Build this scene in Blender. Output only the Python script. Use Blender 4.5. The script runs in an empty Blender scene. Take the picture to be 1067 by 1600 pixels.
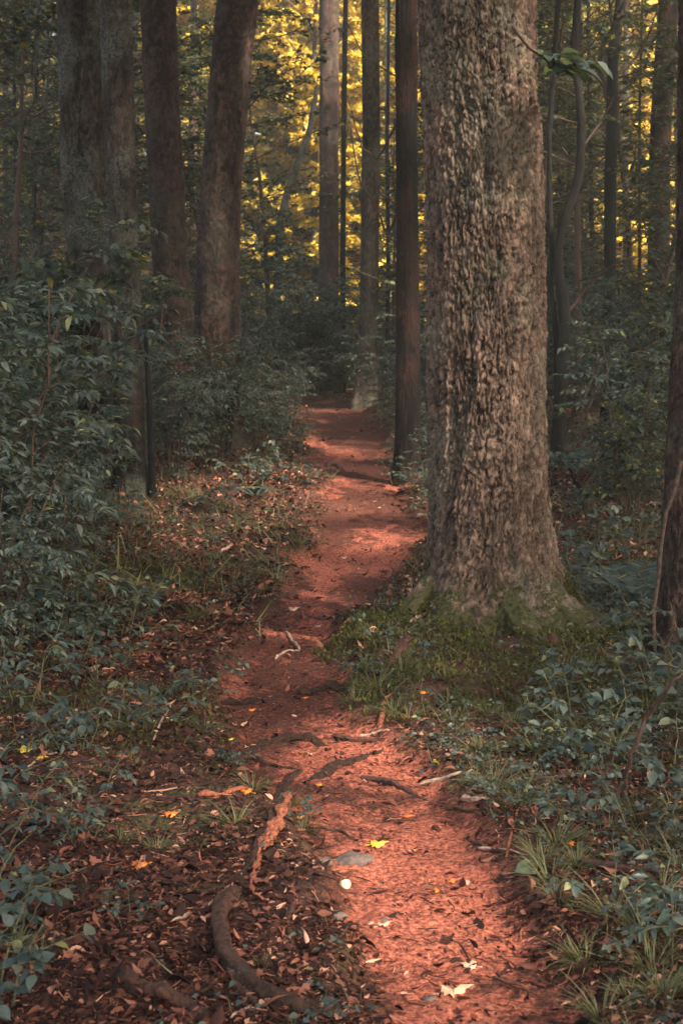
import bpy, math
import numpy as np
from mathutils import Vector
rng = np.random.default_rng(7)
C = bpy.context.scene.collection
SC = bpy.context.scene

# ------------------------------------------------------------------ camera
F = 2222.0; PITCH = math.atan(240 / F); CAMZ = 1.5
cd = bpy.data.cameras.new('camera'); cam = bpy.data.objects.new('camera', cd); C.objects.link(cam)
cd.sensor_fit = 'VERTICAL'; cd.sensor_height = 36; cd.sensor_width = 24; cd.lens = 50
cd.clip_start = .05; cd.clip_end = 600
cd.dof.use_dof = True; cd.dof.focus_distance = 6.2; cd.dof.aperture_fstop = 8
cam.location = (0, 0, CAMZ); cam.rotation_euler = (math.pi / 2 - PITCH, 0, 0)
SC.camera = cam
# ------------------------------------------------------------------ light
SUN = Vector((.48, -.50, .70)).normalized()
w = bpy.data.worlds.new('World'); SC.world = w; w.use_nodes = True
nt = w.node_tree; bg = nt.nodes['Background']
sky = nt.nodes.new('ShaderNodeTexSky'); sky.sky_type = 'NISHITA'; sky.sun_disc = False
sky.sun_elevation = math.asin(SUN.z); sky.sun_rotation = math.atan2(SUN.x, SUN.y)
sky.dust_density = 4; sky.air_density = 1; sky.ozone_density = .4
wm = nt.nodes.new('ShaderNodeMix'); wm.data_type = 'RGBA'; wm.blend_type = 'MULTIPLY'; wm.inputs[0].default_value = 1; wm.inputs[7].default_value = (1.02, 1, .93, 1)   # hazy warm sky
nt.links.new(sky.outputs[0], wm.inputs[6]); nt.links.new(wm.outputs[2], bg.inputs[0]); bg.inputs[1].default_value = .15
sl = bpy.data.lights.new('sun', 'SUN'); so = bpy.data.objects.new('sun', sl); C.objects.link(so)
sl.energy = 4.6; sl.angle = math.radians(2.5); sl.color = (1, .88, .70)
so.rotation_euler = (-SUN).to_track_quat('-Z', 'Y').to_euler()
SC.view_settings.view_transform = 'Standard'; SC.view_settings.look = 'None'
SC.view_settings.exposure = 2.22; SC.view_settings.gamma = 1
SC.render.engine = 'CYCLES'
cy = SC.cycles; cy.max_bounces = 6; cy.diffuse_bounces = 4; cy.glossy_bounces = 2; cy.transmission_bounces = 3
cy.use_denoising = True; cy.caustics_reflective = False; cy.caustics_refractive = False; cy.sample_clamp_indirect = 4

# ------------------------------------------------------------------ noise
def _h(i, j, k, s):
    n = (i.astype(np.int64) * 374761393 + j.astype(np.int64) * 668265263 + k.astype(np.int64) * 2147483647 + s * 974711) & 0xffffffff
    n = ((n ^ (n >> 13)) * 1274126177) & 0xffffffff
    n = ((n ^ (n >> 16)) * 2246822519) & 0xffffffff
    return ((n ^ (n >> 15)) & 0xffffff) / float(0xffffff)
def vn(x, y, z=0., s=0):
    x, y, z = np.broadcast_arrays(np.asarray(x, float), np.asarray(y, float), np.asarray(z, float))
    i, j, k = np.floor(x), np.floor(y), np.floor(z)
    u, v, ww = x - i, y - j, z - k
    u, v, ww = [a * a * (3 - 2 * a) for a in (u, v, ww)]
    r = 0
    for a in (0, 1):
        for b in (0, 1):
            for c in (0, 1):
                r = r + _h(i + a, j + b, k + c, s) * (u if a else 1 - u) * (v if b else 1 - v) * (ww if c else 1 - ww)
    return r * 2 - 1
def fbm(x, y, z=0., s=0, o=4, g=.5):
    r, a, f = 0, 1, 1
    for q in range(o):
        r = r + a * vn(np.asarray(x) * f + 17.3 * q, np.asarray(y) * f, np.asarray(z) * f, s + q); a *= g; f *= 2.03
    return r
def worley(x, y, z, s=0):
    i, j, k = np.floor(x), np.floor(y), np.floor(z)
    f1 = np.full(x.shape, 9.); f2 = f1.copy()
    for a in (-1, 0, 1):
        for b in (-1, 0, 1):
            for c in (-1, 0, 1):
                I, J, K = i + a, j + b, k + c
                d = np.sqrt((I + _h(I, J, K, s) - x) ** 2 + (J + _h(I, J, K, s + 1) - y) ** 2 + (K + _h(I, J, K, s + 2) - z) ** 2)
                m = d < f1
                f2 = np.where(m, f1, np.minimum(f2, d)); f1 = np.where(m, d, f1)
    return f1, f2
def ss(a, b, x):
    t = np.clip((x - a) / (b - a), 0, 1); return t * t * (3 - 2 * t)

# ------------------------------------------------------------------ terrain
_pd = np.array([-60, 8, 9.5, 11, 12.5, 14, 16, 18, 21, 24, 27, 30, 36, 45, 70, 200.])
_pz = np.array([0, 0, .04, .12, .21, .30, .41, .51, .65, .745, .77, .74, .66, .55, .6, 2.5])
def ray(u, v):
    x = (u - 533.5) / F; y = (800 - v) / F
    c, s = math.cos(PITCH), math.sin(PITCH)
    return np.array([x, c + s * y, -s + c * y])
def basez(y):
    return np.interp(y, _pd, _pz)
def px_ground0(u, v):
    d = ray(u, v); t = 2.
    for q in range(4000):
        p = d * t
        if CAMZ + p[2] < basez(p[1]): break
        t *= 1.002
    return p[0], p[1]
_edges = [(1720, 640, 960), (1600, 600, 905), (1500, 560, 870), (1400, 520, 815), (1320, 470, 770), (1250, 425, 735), (1200, 385, 690), (1150, 355, 600), (1100, 345, 535),
          (1050, 370, 525), (1000, 395, 535), (950, 425, 575), (900, 455, 628), (850, 482, 656), (800, 498, 664), (760, 497, 640), (720, 486, 616), (690, 478, 606), (655, 476, 585), (634, 478, 560)]
_ey, _el, _er = [], [], []
for v, a, b in _edges:
    x0, y0 = px_ground0(a, v); x1, y1 = px_ground0(b, v)
    _ey.append(y0); _el.append(x0); _er.append(x1)
_ey = [-30, 0] + _ey + [28, 34, 44, 60]; _el = [1.2, .4] + _el + [-2.4, -6.5, -14, -24]; _er = [2.0, 1.05] + _er + [-.9, -4.8, -12, -22]
_ey, _el, _er = map(np.array, (_ey, _el, _er))
def pathmask(x, y):
    n = .09 * fbm(x * 3.1, y * 3.1, s=31, o=3) * np.clip(y / 7, .6, 2)
    l = np.interp(y, _ey, _el) + n; r = np.interp(y, _ey, _er) + n * .8
    e = .05 + .006 * np.abs(y)
    return ss(-e, e, x - l) * ss(-e, e, r - x)
TX, TY = 0.745, 7.2                                     # the big tree
def height(x, y):
    x = np.asarray(x, float); y = np.asarray(y, float)
    pm = pathmask(x, y)
    z = basez(y)
    z = z + .16 * ss(-.6, -2.4, x) * ss(6, 10, y) * ss(40, 20, y) + .35 * ss(2.5, 12, np.abs(x)) * ss(0, 10, y)
    m = np.exp(-(((x - TX + .05) / .80) ** 2 + ((y - TY + .25) / .80) ** 2) ** 1.2)
    z = z + .16 * m + .07 * np.exp(-(((x - .33) / .30) ** 2 + ((y - 5.85) / .30) ** 2))
    z = z + (1 - pm) * (.045 + .05 * fbm(x * .9, y * .9, s=3, o=3) + .022 * fbm(x * 4.3, y * 4.3, s=8, o=4))
    z = z + pm * (.016 * fbm(x * 2.7, y * 2.7, s=12, o=2) + .011 * fbm(x * 9, y * 9, s=13, o=3)) - .03 * pm
    z = z + .35 * fbm(x * .05, y * .05, s=5, o=2) * ss(25, 60, y) + .3 * fbm(x * .08, y * .08, s=6, o=2) * ss(4, 14, np.abs(x))
    return z
def at(u, v):
    d = ray(u, v); ts = 2 * 1.0025 ** np.arange(1500)
    zz = CAMZ + d[2] * ts; hh = height(d[0] * ts, d[1] * ts)
    k = np.argmax(zz < hh)
    t = ts[k] if zz[k] < hh[k] else 40
    x, y = d[0] * t, d[1] * t
    return np.array([x, y, float(height(x, y))])
def onY(u, v, Y):
    d = ray(u, v); p = d * (Y / d[1]); return np.array([p[0], p[1], CAMZ + p[2]])
def ug(u, Y):                                           # ground point under the pixel column u at distance Y
    x = (u - 533.5) / F * Y * 1.003; return np.array([x, Y, float(height(x, Y))])

# ------------------------------------------------------------------ mesh accumulation
class Geo:
    def __init__(s): s.V = []; s.T = []; s.Q = []; s.A = []; s.B = []; s.n = 0
    def add(s, V, T=None, Q=None, a=None, b=None):
        V = np.asarray(V, float).reshape(-1, 3)
        s.V.append(V)
        if T is not None and len(T): s.T.append(np.asarray(T).reshape(-1, 3) + s.n)
        if Q is not None and len(Q): s.Q.append(np.asarray(Q).reshape(-1, 4) + s.n)
        s.A.append(np.broadcast_to(np.asarray(0. if a is None else a, float), (len(V),)))
        s.B.append(np.broadcast_to(np.asarray(0. if b is None else b, float), (len(V),)))
        s.n += len(V); return s
    def obj(s, name, mat, parent=None, smooth=True):
        V = np.concatenate(s.V)
        T = np.concatenate(s.T) if s.T else np.zeros((0, 3), int)
        Q = np.concatenate(s.Q) if s.Q else np.zeros((0, 4), int)
        me = bpy.data.meshes.new(name)
        me.vertices.add(len(V)); me.vertices.foreach_set('co', V.astype(np.float32).ravel())
        me.loops.add(T.size + Q.size); me.loops.foreach_set('vertex_index', np.concatenate([T.ravel(), Q.ravel()]).astype(np.int32))
        st = np.concatenate([np.arange(len(T)) * 3, T.size + np.arange(len(Q)) * 4]).astype(np.int32)
        me.polygons.add(len(st)); me.polygons.foreach_set('loop_start', st)
        me.update(calc_edges=True)
        if smooth: me.polygons.foreach_set('use_smooth', np.ones(len(st), bool))
        for nm, dat in (('rnd', s.A), ('aux', s.B)):
            at_ = me.attributes.new(nm, 'FLOAT', 'POINT'); at_.data.foreach_set('value', np.concatenate(dat).astype(np.float32))
        me.materials.append(mat)
        o = bpy.data.objects.new(name, me); C.objects.link(o)
        if parent is not None: o.parent = parent
        return o
def nrm(a): return a / np.maximum(np.linalg.norm(a, axis=-1, keepdims=True), 1e-9)
def tag(o, label, cat, group=None):
    o['label'] = label; o['category'] = cat
    if group: o['group'] = group
    return o
def empty(name, loc, label, cat, group=None, rz=0., sc=1.):
    o = bpy.data.objects.new(name, None); C.objects.link(o); o.location = tuple(float(q) for q in loc)
    o.rotation_euler = (0, 0, rz); o.scale = (sc,) * 3; o.empty_display_size = .1
    return tag(o, label, cat, group)
def dup(root, loc, rz, sc, label, group=None, tilt=(0, 0)):
    r = root.copy(); C.objects.link(r); r.location = tuple(float(q) for q in loc); r.rotation_euler = (tilt[0], tilt[1], rz); r.scale = (sc,) * 3
    r['label'] = label
    if group: r['group'] = group
    for ch in list(root.children):
        c = ch.copy(); C.objects.link(c); c.parent = r
        for g in ch.children:
            d = g.copy(); C.objects.link(d); d.parent = c
    return r

def tubes(P, R, k=6, cap=True):
    P = np.asarray(P, float); R = np.asarray(R, float)
    if P.ndim == 2: P = P[None]; R = R[None]
    n, m, _ = P.shape
    T = nrm(np.gradient(P, axis=1)); mt = nrm(T.mean(1))
    ref = np.where(np.abs(mt[:, 2:3]) > .75, np.array([[1., 0, 0]]), np.array([[0, 0, 1.]]))[:, None, :]
    A = nrm(np.cross(T, np.broadcast_to(ref, T.shape))); B = np.cross(T, A)
    th = np.arange(k) / k * 2 * np.pi
    V = P[:, :, None, :] + R[:, :, None, None] * (np.cos(th)[None, None, :, None] * A[:, :, None, :] + np.sin(th)[None, None, :, None] * B[:, :, None, :])
    idx = np.arange(n * m * k).reshape(n, m, k)
    q = np.stack([idx[:, :-1], np.roll(idx, -1, 2)[:, :-1], np.roll(idx, -1, 2)[:, 1:], idx[:, 1:]], -1).reshape(-1, 4)
    V = V.reshape(-1, 3)
    t = None
    if cap:
        V = np.concatenate([V, P[:, 0], P[:, -1]]); c0 = n * m * k
        i0 = np.arange(n)[:, None] + c0; a0 = idx[:, 0]; a1 = idx[:, -1]
        t = np.concatenate([np.stack([np.broadcast_to(i0, a0.shape), np.roll(a0, -1, 1), a0], -1).reshape(-1, 3),
                            np.stack([np.broadcast_to(i0 + n, a1.shape), a1, np.roll(a1, -1, 1)], -1).reshape(-1, 3)])
    return V, t, q
# leaf templates: (along, across, up)
def _leaf(prof, fold=.12, droop=.18):
    V = []; L = len(prof)
    for i, (t, wd) in enumerate(prof):
        z = -droop * t * t
        if wd == 0: V.append([(t, 0, z)])
        else: V.append([(t, -wd, z + fold * wd), (t, 0, z), (t, wd, z + fold * wd)])
    vs = []; ids = []
    for r in V:
        ids.append(list(range(len(vs), len(vs) + len(r)))); vs += r
    T, Q = [], []
    for a, b in zip(ids[:-1], ids[1:]):
        if len(a) == 1 and len(b) == 3: T += [(a[0], b[1], b[0]), (a[0], b[2], b[1])]
        elif len(a) == 3 and len(b) == 3: Q += [(a[0], a[1], b[1], b[0]), (a[1], a[2], b[2], b[1])]
        elif len(a) == 3: T += [(a[0], a[1], b[0]), (a[1], a[2], b[0])]
    return np.array(vs, float), np.array(T).reshape(-1, 3), np.array(Q).reshape(-1, 4)
LANCE = _leaf([(0, 0), (.18, .13), (.42, .20), (.7, .15), (1, 0)], .5, .25)
OVATE = _leaf([(0, 0), (.12, .2), (.35, .33), (.6, .29), (.85, .12), (1, 0)], .35, .22)
RHOMB = (np.array([(0, 0, 0), (.45, .24, .05), (1, 0, -.12), (.45, -.24, .05)]), np.array([(0, 1, 2), (0, 2, 3)]), None)
BLADE = _leaf([(0, .012), (.25, .016), (.5, .014), (.75, .010), (1, 0)], .3, .55)
_ma = [(0, 0), (.08, .12), (.05, .34), (.22, .3), (.30, .5), (.42, .36), (.52, .2), (.68, .26), (.72, .12), (1, 0)]
def _maple():
    V = [(0, 0, 0), (.35, 0, .0)] + [(t, w_, .06 * math.sin(9 * t)) for t, w_ in _ma[1:]] + [(t, -w_, .07 * math.cos(7 * t)) for t, w_ in _ma[1:-1][::-1]]
    n = len(V); T = []
    ring = [0] + list(range(2, n))
    for i in range(len(ring)): T.append((1, ring[i], ring[(i + 1) % len(ring)]))
    return np.array(V, float), np.array(T), None
MAPLE = _maple()
BROAD = _leaf([(0, 0), (.06, .13), (.16, .25), (.30, .33), (.46, .335), (.62, .27), (.78, .16), (.9, .065), (1, 0)], .3, .2)
def leaves(G, P, D, N, L, tm, wid=1., b=None, rnd=None, curl=1.):
    n = len(P)
    if n == 0: return
    D = nrm(D); S = nrm(np.cross(D, N)); N2 = np.cross(S, D)
    tv, T, Q = tm; L = np.broadcast_to(L, (n,))[:, None, None]
    W = np.broadcast_to(wid, (n,))[:, None, None]; cu = np.broadcast_to(curl, (n,))[:, None, None]
    V = P[:, None, :] + L * (tv[None, :, 0:1] * D[:, None, :] + W * tv[None, :, 1:2] * S[:, None, :] + cu * tv[None, :, 2:3] * N2[:, None, :])
    k = len(tv); off = (np.arange(n) * k)[:, None, None]
    r = rng.random(n) if rnd is None else np.broadcast_to(rnd, (n,))
    G.add(V.reshape(-1, 3), (T[None] + off).reshape(-1, 3), None if Q is None or not len(Q) else (Q[None] + off).reshape(-1, 4), np.repeat(r, k), None if b is None else np.repeat(np.broadcast_to(b, (n,)), k))
def rdir(n, up=0.):
    a = rng.normal(size=(n, 3)); a[:, 2] += up; return nrm(a)
def spawn(P, per, t0, L, ang=1.0, rise=.1, m=5, planar=.0, flat=.5, t1=1.):
    """children curves along parents P (n,m,3)"""
    P = np.repeat(P, per, 0); n = len(P)
    t = t0 + (t1 - t0) * (rng.random(n))
    f = t * (P.shape[1] - 1); i = np.minimum(f.astype(int), P.shape[1] - 2); fr = (f - i)[:, None]
    A = P[np.arange(n), i]; B = P[np.arange(n), i + 1]
    pos = A + (B - A) * fr; tan = nrm(B - A)
    rp = rng.normal(size=(n, 3))
    side = nrm(np.cross(tan, np.array([[0, 0, 1.]]))) * np.where(rng.random((n, 1)) < .5, -1, 1)
    rp = rp * (1 - planar) + side * planar * 2.
    perp = nrm(rp - (rp * tan).sum(1, keepdims=True) * tan)
    a = ang * rng.uniform(.7, 1.25, (n, 1))
    d = tan * np.cos(a) + perp * np.sin(a); d[:, 2] *= flat; d[:, 2] += .05; d = nrm(d)
    l = (L * rng.uniform(.55, 1.15, n) * (1.15 - .6 * (t - t0) / max(1e-3, t1 - t0)))[:, None]
    s = np.linspace(0, 1, m)
    wob = rng.normal(size=(n, 1, 3)) * .10 * (s * (1 - s) * 4)[None, :, None]
    C_ = pos[:, None] + l[:, :, None] * (d[:, None] * s[None, :, None] + wob)
    C_[:, :, 2] += rise * l * s[None] ** 2
    return C_
def foliate(G, P, nl, L, tm, wid=1., tmin=.15, droop=.15, side=.9, jit=.35, b=None):
    n, m, _ = P.shape
    t = np.linspace(tmin, 1, nl)[None] + rng.uniform(-.04, .04, (n, nl)); t = np.clip(t, 0, 1)
    f = t * (m - 1); i = np.minimum(f.astype(int), m - 2); r = np.arange(n)[:, None]
    A = P[r, i]; B = P[r, i + 1]; pos = (A + (B - A) * (f - i)[..., None]).reshape(-1, 3); tan = nrm(B - A).reshape(-1, 3)
    sg = np.where(np.arange(nl) % 2 == 0, 1., -1.); sg[-1] = 0; sg = np.tile(sg, n)[:, None]
    up = np.array([[0, 0, 1.]])
    sd = nrm(np.cross(tan, up)) * sg
    D = tan * (1.0 - side * .4) + sd * side + rng.normal(size=tan.shape) * jit * .6; D[:, 2] -= droop
    N = up + rng.normal(size=tan.shape) * jit
    leaves(G, pos, D, N, L * rng.uniform(.65, 1.15, len(pos)), tm, wid, b=b)

# ------------------------------------------------------------------ materials
def newmat(name):
    m = bpy.data.materials.new(name); m.use_nodes = True; n = m.node_tree
    for q in list(n.nodes): n.nodes.remove(q)
    out = n.nodes.new('ShaderNodeOutputMaterial'); return m, n, out
def N_(n, t, **kw):
    q = n.nodes.new(t)
    for k, v in kw.items():
        if k.startswith('i_'):
            q.inputs[int(k[2:]) if k[2:].isdigit() else k[2:].replace('_', ' ')].default_value = v
        else: setattr(q, k, v)
    return q
def ramp(n, src, stops):
    r = n.nodes.new('ShaderNodeValToRGB'); e = r.color_ramp.elements
    while len(e) > 1: e.remove(e[-1])
    e[0].position = stops[0][0]; e[0].color = (*stops[0][1], 1)
    for p, c in stops[1:]:
        q = e.new(p); q.color = (*c, 1)
    n.links.new(src, r.inputs[0]); return r
def attr(n, nm): return N_(n, 'ShaderNodeAttribute', attribute_name=nm).outputs['Fac']
def g1(v): return (v, v, v)
def noise(n, sc, det=4, vec=None, rough=.6, dist=0.):
    q = N_(n, 'ShaderNodeTexNoise'); q.inputs['Scale'].default_value = sc; q.inputs['Detail'].default_value = det
    q.inputs['Roughness'].default_value = rough; q.inputs['Distortion'].default_value = dist
    if vec is not None: n.links.new(vec, q.inputs['Vector'])
    return q.outputs['Fac']
def mix(n, f, a, b, bt='MIX'):
    q = N_(n, 'ShaderNodeMix', data_type='RGBA', blend_type=bt)
    if isinstance(f, (int, float)): q.inputs[0].default_value = f
    else: n.links.new(f, q.inputs[0])
    for s, i in ((a, 6), (b, 7)):
        if isinstance(s, tuple): q.inputs[i].default_value = (*s, 1)
        else: n.links.new(s, q.inputs[i])
    return q.outputs[2]
def leafmat(name, cols, trans=.35, rough=.5, tint=None, spec=.35, objvar=.0):
    m, n, out = newmat(name)
    r = ramp(n, attr(n, 'rnd'), cols); col = r.outputs[0]
    g = N_(n, 'ShaderNodeNewGeometry')
    no = noise(n, 60, 3)
    col = mix(n, .5, col, ramp(n, no, [(.3, g1(.55)), (.7, g1(1.25))]).outputs[0], 'MULTIPLY')
    p = N_(n, 'ShaderNodeBsdfPrincipled'); n.links.new(col, p.inputs['Base Color']); p.inputs['Roughness'].default_value = rough
    p.inputs['Specular IOR Level'].default_value = spec
    t = N_(n, 'ShaderNodeBsdfTranslucent')
    tc = mix(n, 1., col, tint or (1.3, 1.25, .6), 'MULTIPLY'); n.links.new(tc, t.inputs[0])
    x = N_(n, 'ShaderNodeMixShader'); x.inputs[0].default_value = trans
    n.links.new(p.outputs[0], x.inputs[1]); n.links.new(t.outputs[0], x.inputs[2]); n.links.new(x.outputs[0], out.inputs[0]); return m
def barkmat(name, lo, hi, lichen, lam=.5, moss=None, scale=1., bump=.6, zs=.28):
    """rnd = plate height baked in the mesh, aux = moss mask"""
    m, n, out = newmat(name)
    tc = N_(n, 'ShaderNodeTexCoord').outputs['Object']
    mp = N_(n, 'ShaderNodeMapping'); n.links.new(tc, mp.inputs[0]); mp.inputs['Scale'].default_value = (1, 1, zs)
    a = noise(n, 28 * scale, 6, mp.outputs[0], .65, .4)
    b = noise(n, 120 * scale, 4, mp.outputs[0], .7)
    big = noise(n, 2.2, 4, tc, .6)
    col = ramp(n, a, [(.32, lo), (.5, tuple(.5 * (p + q) for p, q in zip(lo, hi))), (.68, hi)]).outputs[0]
    hh = ramp(n, attr(n, 'rnd'), [(.08, g1(.22)), (.35, g1(.7)), (.6, g1(1.1)), (1, g1(1.6))]).outputs[0]
    col = mix(n, 1., col, hh, 'MULTIPLY')
    col = mix(n, .6, col, ramp(n, b, [(.32, g1(.35)), (.68, g1(1.6))]).outputs[0], 'MULTIPLY')
    lm = N_(n, 'ShaderNodeMath', operation='MULTIPLY')
    n.links.new(ramp(n, big, [(.48, g1(0)), (.60, g1(lam))]).outputs[0], lm.inputs[0])
    n.links.new(ramp(n, noise(n, 46, 5, tc, .7), [(.42, g1(0)), (.56, g1(1))]).outputs[0], lm.inputs[1])
    col = mix(n, lm.outputs[0], col, lichen)
    if moss:
        mm = N_(n, 'ShaderNodeMath', operation='MULTIPLY_ADD'); n.links.new(attr(n, 'aux'), mm.inputs[0]); mm.inputs[1].default_value = 1.35
        nm = N_(n, 'ShaderNodeMath', operation='SUBTRACT'); n.links.new(ramp(n, noise(n, 9, 6, tc, .75), [(.34, g1(0)), (.66, g1(1.3))]).outputs[0], nm.inputs[0]); nm.inputs[1].default_value = 1.22
        n.links.new(nm.outputs[0], mm.inputs[2])
        mc = ramp(n, noise(n, 55, 4, tc), [(.35, tuple(.5 * c for c in moss)), (.65, tuple(1.5 * c for c in moss))]).outputs[0]
        col = mix(n, ramp(n, mm.outputs[0], [(.2, g1(0)), (.5, g1(1))]).outputs[0], col, mc)
    p = N_(n, 'ShaderNodeBsdfPrincipled'); n.links.new(col, p.inputs['Base Color']); p.inputs['Roughness'].default_value = .85
    p.inputs['Specular IOR Level'].default_value = .25
    bp = N_(n, 'ShaderNodeBump'); bp.inputs['Strength'].default_value = bump; bp.inputs['Distance'].default_value = .02
    ad = N_(n, 'ShaderNodeMath', operation='ADD'); n.links.new(a, ad.inputs[0]); n.links.new(b, ad.inputs[1])
    n.links.new(ad.outputs[0], bp.inputs['Height']); n.links.new(bp.outputs[0], p.inputs['Normal'])
    n.links.new(p.outputs[0], out.inputs[0]); return m
def plainmat(name, c0, c1, sc=40, rough=.8, bump=.3, spec=.3):
    m, n, out = newmat(name)
    tc = N_(n, 'ShaderNodeTexCoord').outputs['Object']
    a = noise(n, sc, 5, tc, .65)
    p = N_(n, 'ShaderNodeBsdfPrincipled'); n.links.new(ramp(n, a, [(.35, c0), (.65, c1)]).outputs[0], p.inputs['Base Color']); p.inputs['Roughness'].default_value = rough
    p.inputs['Specular IOR Level'].default_value = spec
    bp = N_(n, 'ShaderNodeBump'); bp.inputs['Strength'].default_value = bump; bp.inputs['Distance'].default_value = .01
    n.links.new(a, bp.inputs['Height']); n.links.new(bp.outputs[0], p.inputs['Normal'])
    n.links.new(p.outputs[0], out.inputs[0]); return m
def groundmat():
    m, n, out = newmat('forest_soil')
    g = N_(n, 'ShaderNodeNewGeometry').outputs['Position']
    f1 = noise(n, 9, 6, g, .7, .6); f2 = noise(n, 70, 5, g, .7); f3 = noise(n, 2.2, 4, g, .6, .8); f4 = noise(n, 260, 3, g, .7)
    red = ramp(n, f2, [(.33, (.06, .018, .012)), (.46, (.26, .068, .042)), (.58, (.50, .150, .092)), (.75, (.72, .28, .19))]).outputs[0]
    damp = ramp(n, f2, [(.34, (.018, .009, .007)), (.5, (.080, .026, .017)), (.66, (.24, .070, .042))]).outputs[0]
    dm = N_(n, 'ShaderNodeMath', operation='ADD'); n.links.new(f1, dm.inputs[0]); n.links.new(attr(n, 'aux'), dm.inputs[1])  # aux: soil moisture plus the painted sun flecks
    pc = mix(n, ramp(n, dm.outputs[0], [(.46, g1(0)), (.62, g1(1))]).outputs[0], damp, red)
    duff = ramp(n, f2, [(.3, (.014, .009, .007)), (.5, (.055, .024, .017)), (.7, (.15, .060, .038))]).outputs[0]
    green = ramp(n, f2, [(.3, (.010, .014, .008)), (.5, (.040, .046, .016)), (.7, (.10, .10, .035))]).outputs[0]
    gm = ramp(n, f3, [(.5, g1(0)), (.62, g1(.8))]).outputs[0]
    oc = mix(n, gm, duff, green)
    col = mix(n, attr(n, 'rnd'), oc, pc)
    col = mix(n, .5, col, ramp(n, f4, [(.35, g1(.5)), (.65, g1(1.4))]).outputs[0], 'MULTIPLY')
    p = N_(n, 'ShaderNodeBsdfPrincipled'); n.links.new(col, p.inputs['Base Color']); p.inputs['Roughness'].default_value = .9
    p.inputs['Specular IOR Level'].default_value = .25
    bp = N_(n, 'ShaderNodeBump'); bp.inputs['Strength'].default_value = .8; bp.inputs['Distance'].default_value = .012
    ad = N_(n, 'ShaderNodeMath', operation='MULTIPLY_ADD'); n.links.new(f4, ad.inputs[0]); ad.inputs[1].default_value = .4; n.links.new(f2, ad.inputs[2])
    n.links.new(ad.outputs[0], bp.inputs['Height']); n.links.new(bp.outputs[0], p.inputs['Normal'])
    n.links.new(p.outputs[0], out.inputs[0]); return m
M = {}
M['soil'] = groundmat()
M['bark_big'] = barkmat('furrowed_bark', (.022, .013, .010), (.235, .150, .110), (.17, .17, .12), .5, (.050, .050, .017), 1., .7, .42)
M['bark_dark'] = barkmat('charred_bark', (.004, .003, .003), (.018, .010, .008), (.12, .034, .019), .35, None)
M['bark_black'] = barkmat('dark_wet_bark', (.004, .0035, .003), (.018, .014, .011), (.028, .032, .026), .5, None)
M['bark_pale'] = barkmat('pale_bark', (.020, .014, .010), (.15, .105, .078), (.10, .11, .08), .8, (.06, .07, .03), .7, .9, .6)
M['bark_red'] = barkmat('brown_red_bark', (.008, .005, .004), (.105, .056, .042), (.075, .075, .055), .6, (.05, .06, .03), .6, .9, .7)
M['bark_grey'] = barkmat('grey_lichen_bark', (.006, .005, .004), (.085, .060, .046), (.12, .13, .105), .9, (.05, .06, .03), .7, .9, .6)
M['twig'] = plainmat('twig_bark', (.030, .019, .014), (.11, .065, .045))
M['stemg'] = plainmat('green_stem', (.045, .050, .025), (.14, .12, .06))
M['teal'] = leafmat('dusky_green_leaf', [(0, (.035, .055, .050)), (.5, (.085, .112, .100)), (.93, (.15, .175, .145)), (1, (.26, .25, .11))])
M['teal2'] = leafmat('broad_green_leaf', [(0, (.035, .055, .052)), (.6, (.072, .096, .086)), (.95, (.12, .14, .105)), (1, (.24, .23, .08))], .3, .42)
M['mid'] = leafmat('understory_leaf', [(0, (.030, .046, .038)), (.6, (.062, .080, .058)), (.9, (.12, .13, .06)), (1, (.36, .28, .06))], .4)
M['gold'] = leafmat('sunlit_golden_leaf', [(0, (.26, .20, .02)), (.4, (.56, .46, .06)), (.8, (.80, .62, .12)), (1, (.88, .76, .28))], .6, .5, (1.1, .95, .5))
M['olive'] = leafmat('olive_leaf', [(0, (.06, .075, .030)), (.5, (.16, .165, .045)), (.85, (.36, .30, .06)), (1, (.56, .42, .08))], .45, .5, (1.2, 1.05, .5))
M['grass'] = leafmat('grass_blade', [(0, (.050, .062, .030)), (.6, (.125, .130, .055)), (.9, (.20, .18, .08)), (1, (.30, .23, .11))], .3)
M['litter'] = leafmat('fallen_leaf_litter', [(0, (.014, .007, .006)), (.4, (.048, .018, .013)), (.72, (.13, .046, .031)), (.92, (.30, .115, .075)), (1, (.60, .32, .22))], .1, .75, (1, .8, .6), .2)
M['moss'] = leafmat('moss', [(0, (.034, .036, .011)), (.6, (.085, .084, .026)), (1, (.17, .15, .045))], .2, .8, (1, 1, .6), .1)

# ------------------------------------------------------------------ ground and path
def axis(segs):
    out = []
    for a, b, st in segs: out.append(np.arange(a, b, st))
    return np.concatenate(out)
xs = axis([(-140, -40, 5), (-40, -12, 1.2), (-12, -5, .3), (-5, -2.2, .08), (-2.2, 2.4, .0175), (2.4, 5, .08), (5, 12, .3), (12, 40, 1.2), (40, 141, 5)])
ys = axis([(-60, -10, 3), (-10, 0, .6), (0, 2.4, .1), (2.4, 5, .016), (5, 8.5, .022), (8.5, 14, .04), (14, 26, .1), (26, 50, .5), (50, 230, 4)])
X, Y = np.meshgrid(xs, ys)
Z = height(X, Y); PM = pathmask(X, Y)
near = ss(12, 9, Y) * ss(2.4, 2.0, np.abs(X))
Z = Z + near * (.004 * fbm(X * 30, Y * 30, s=40, o=2) + (1 - PM) * .006 * fbm(X * 16, Y * 16, s=44, o=3))
DRY_FLECKS = .20 * fbm(X * 1.6, Y * 1.0, s=61, o=3) * 1.35 - .07
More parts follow.
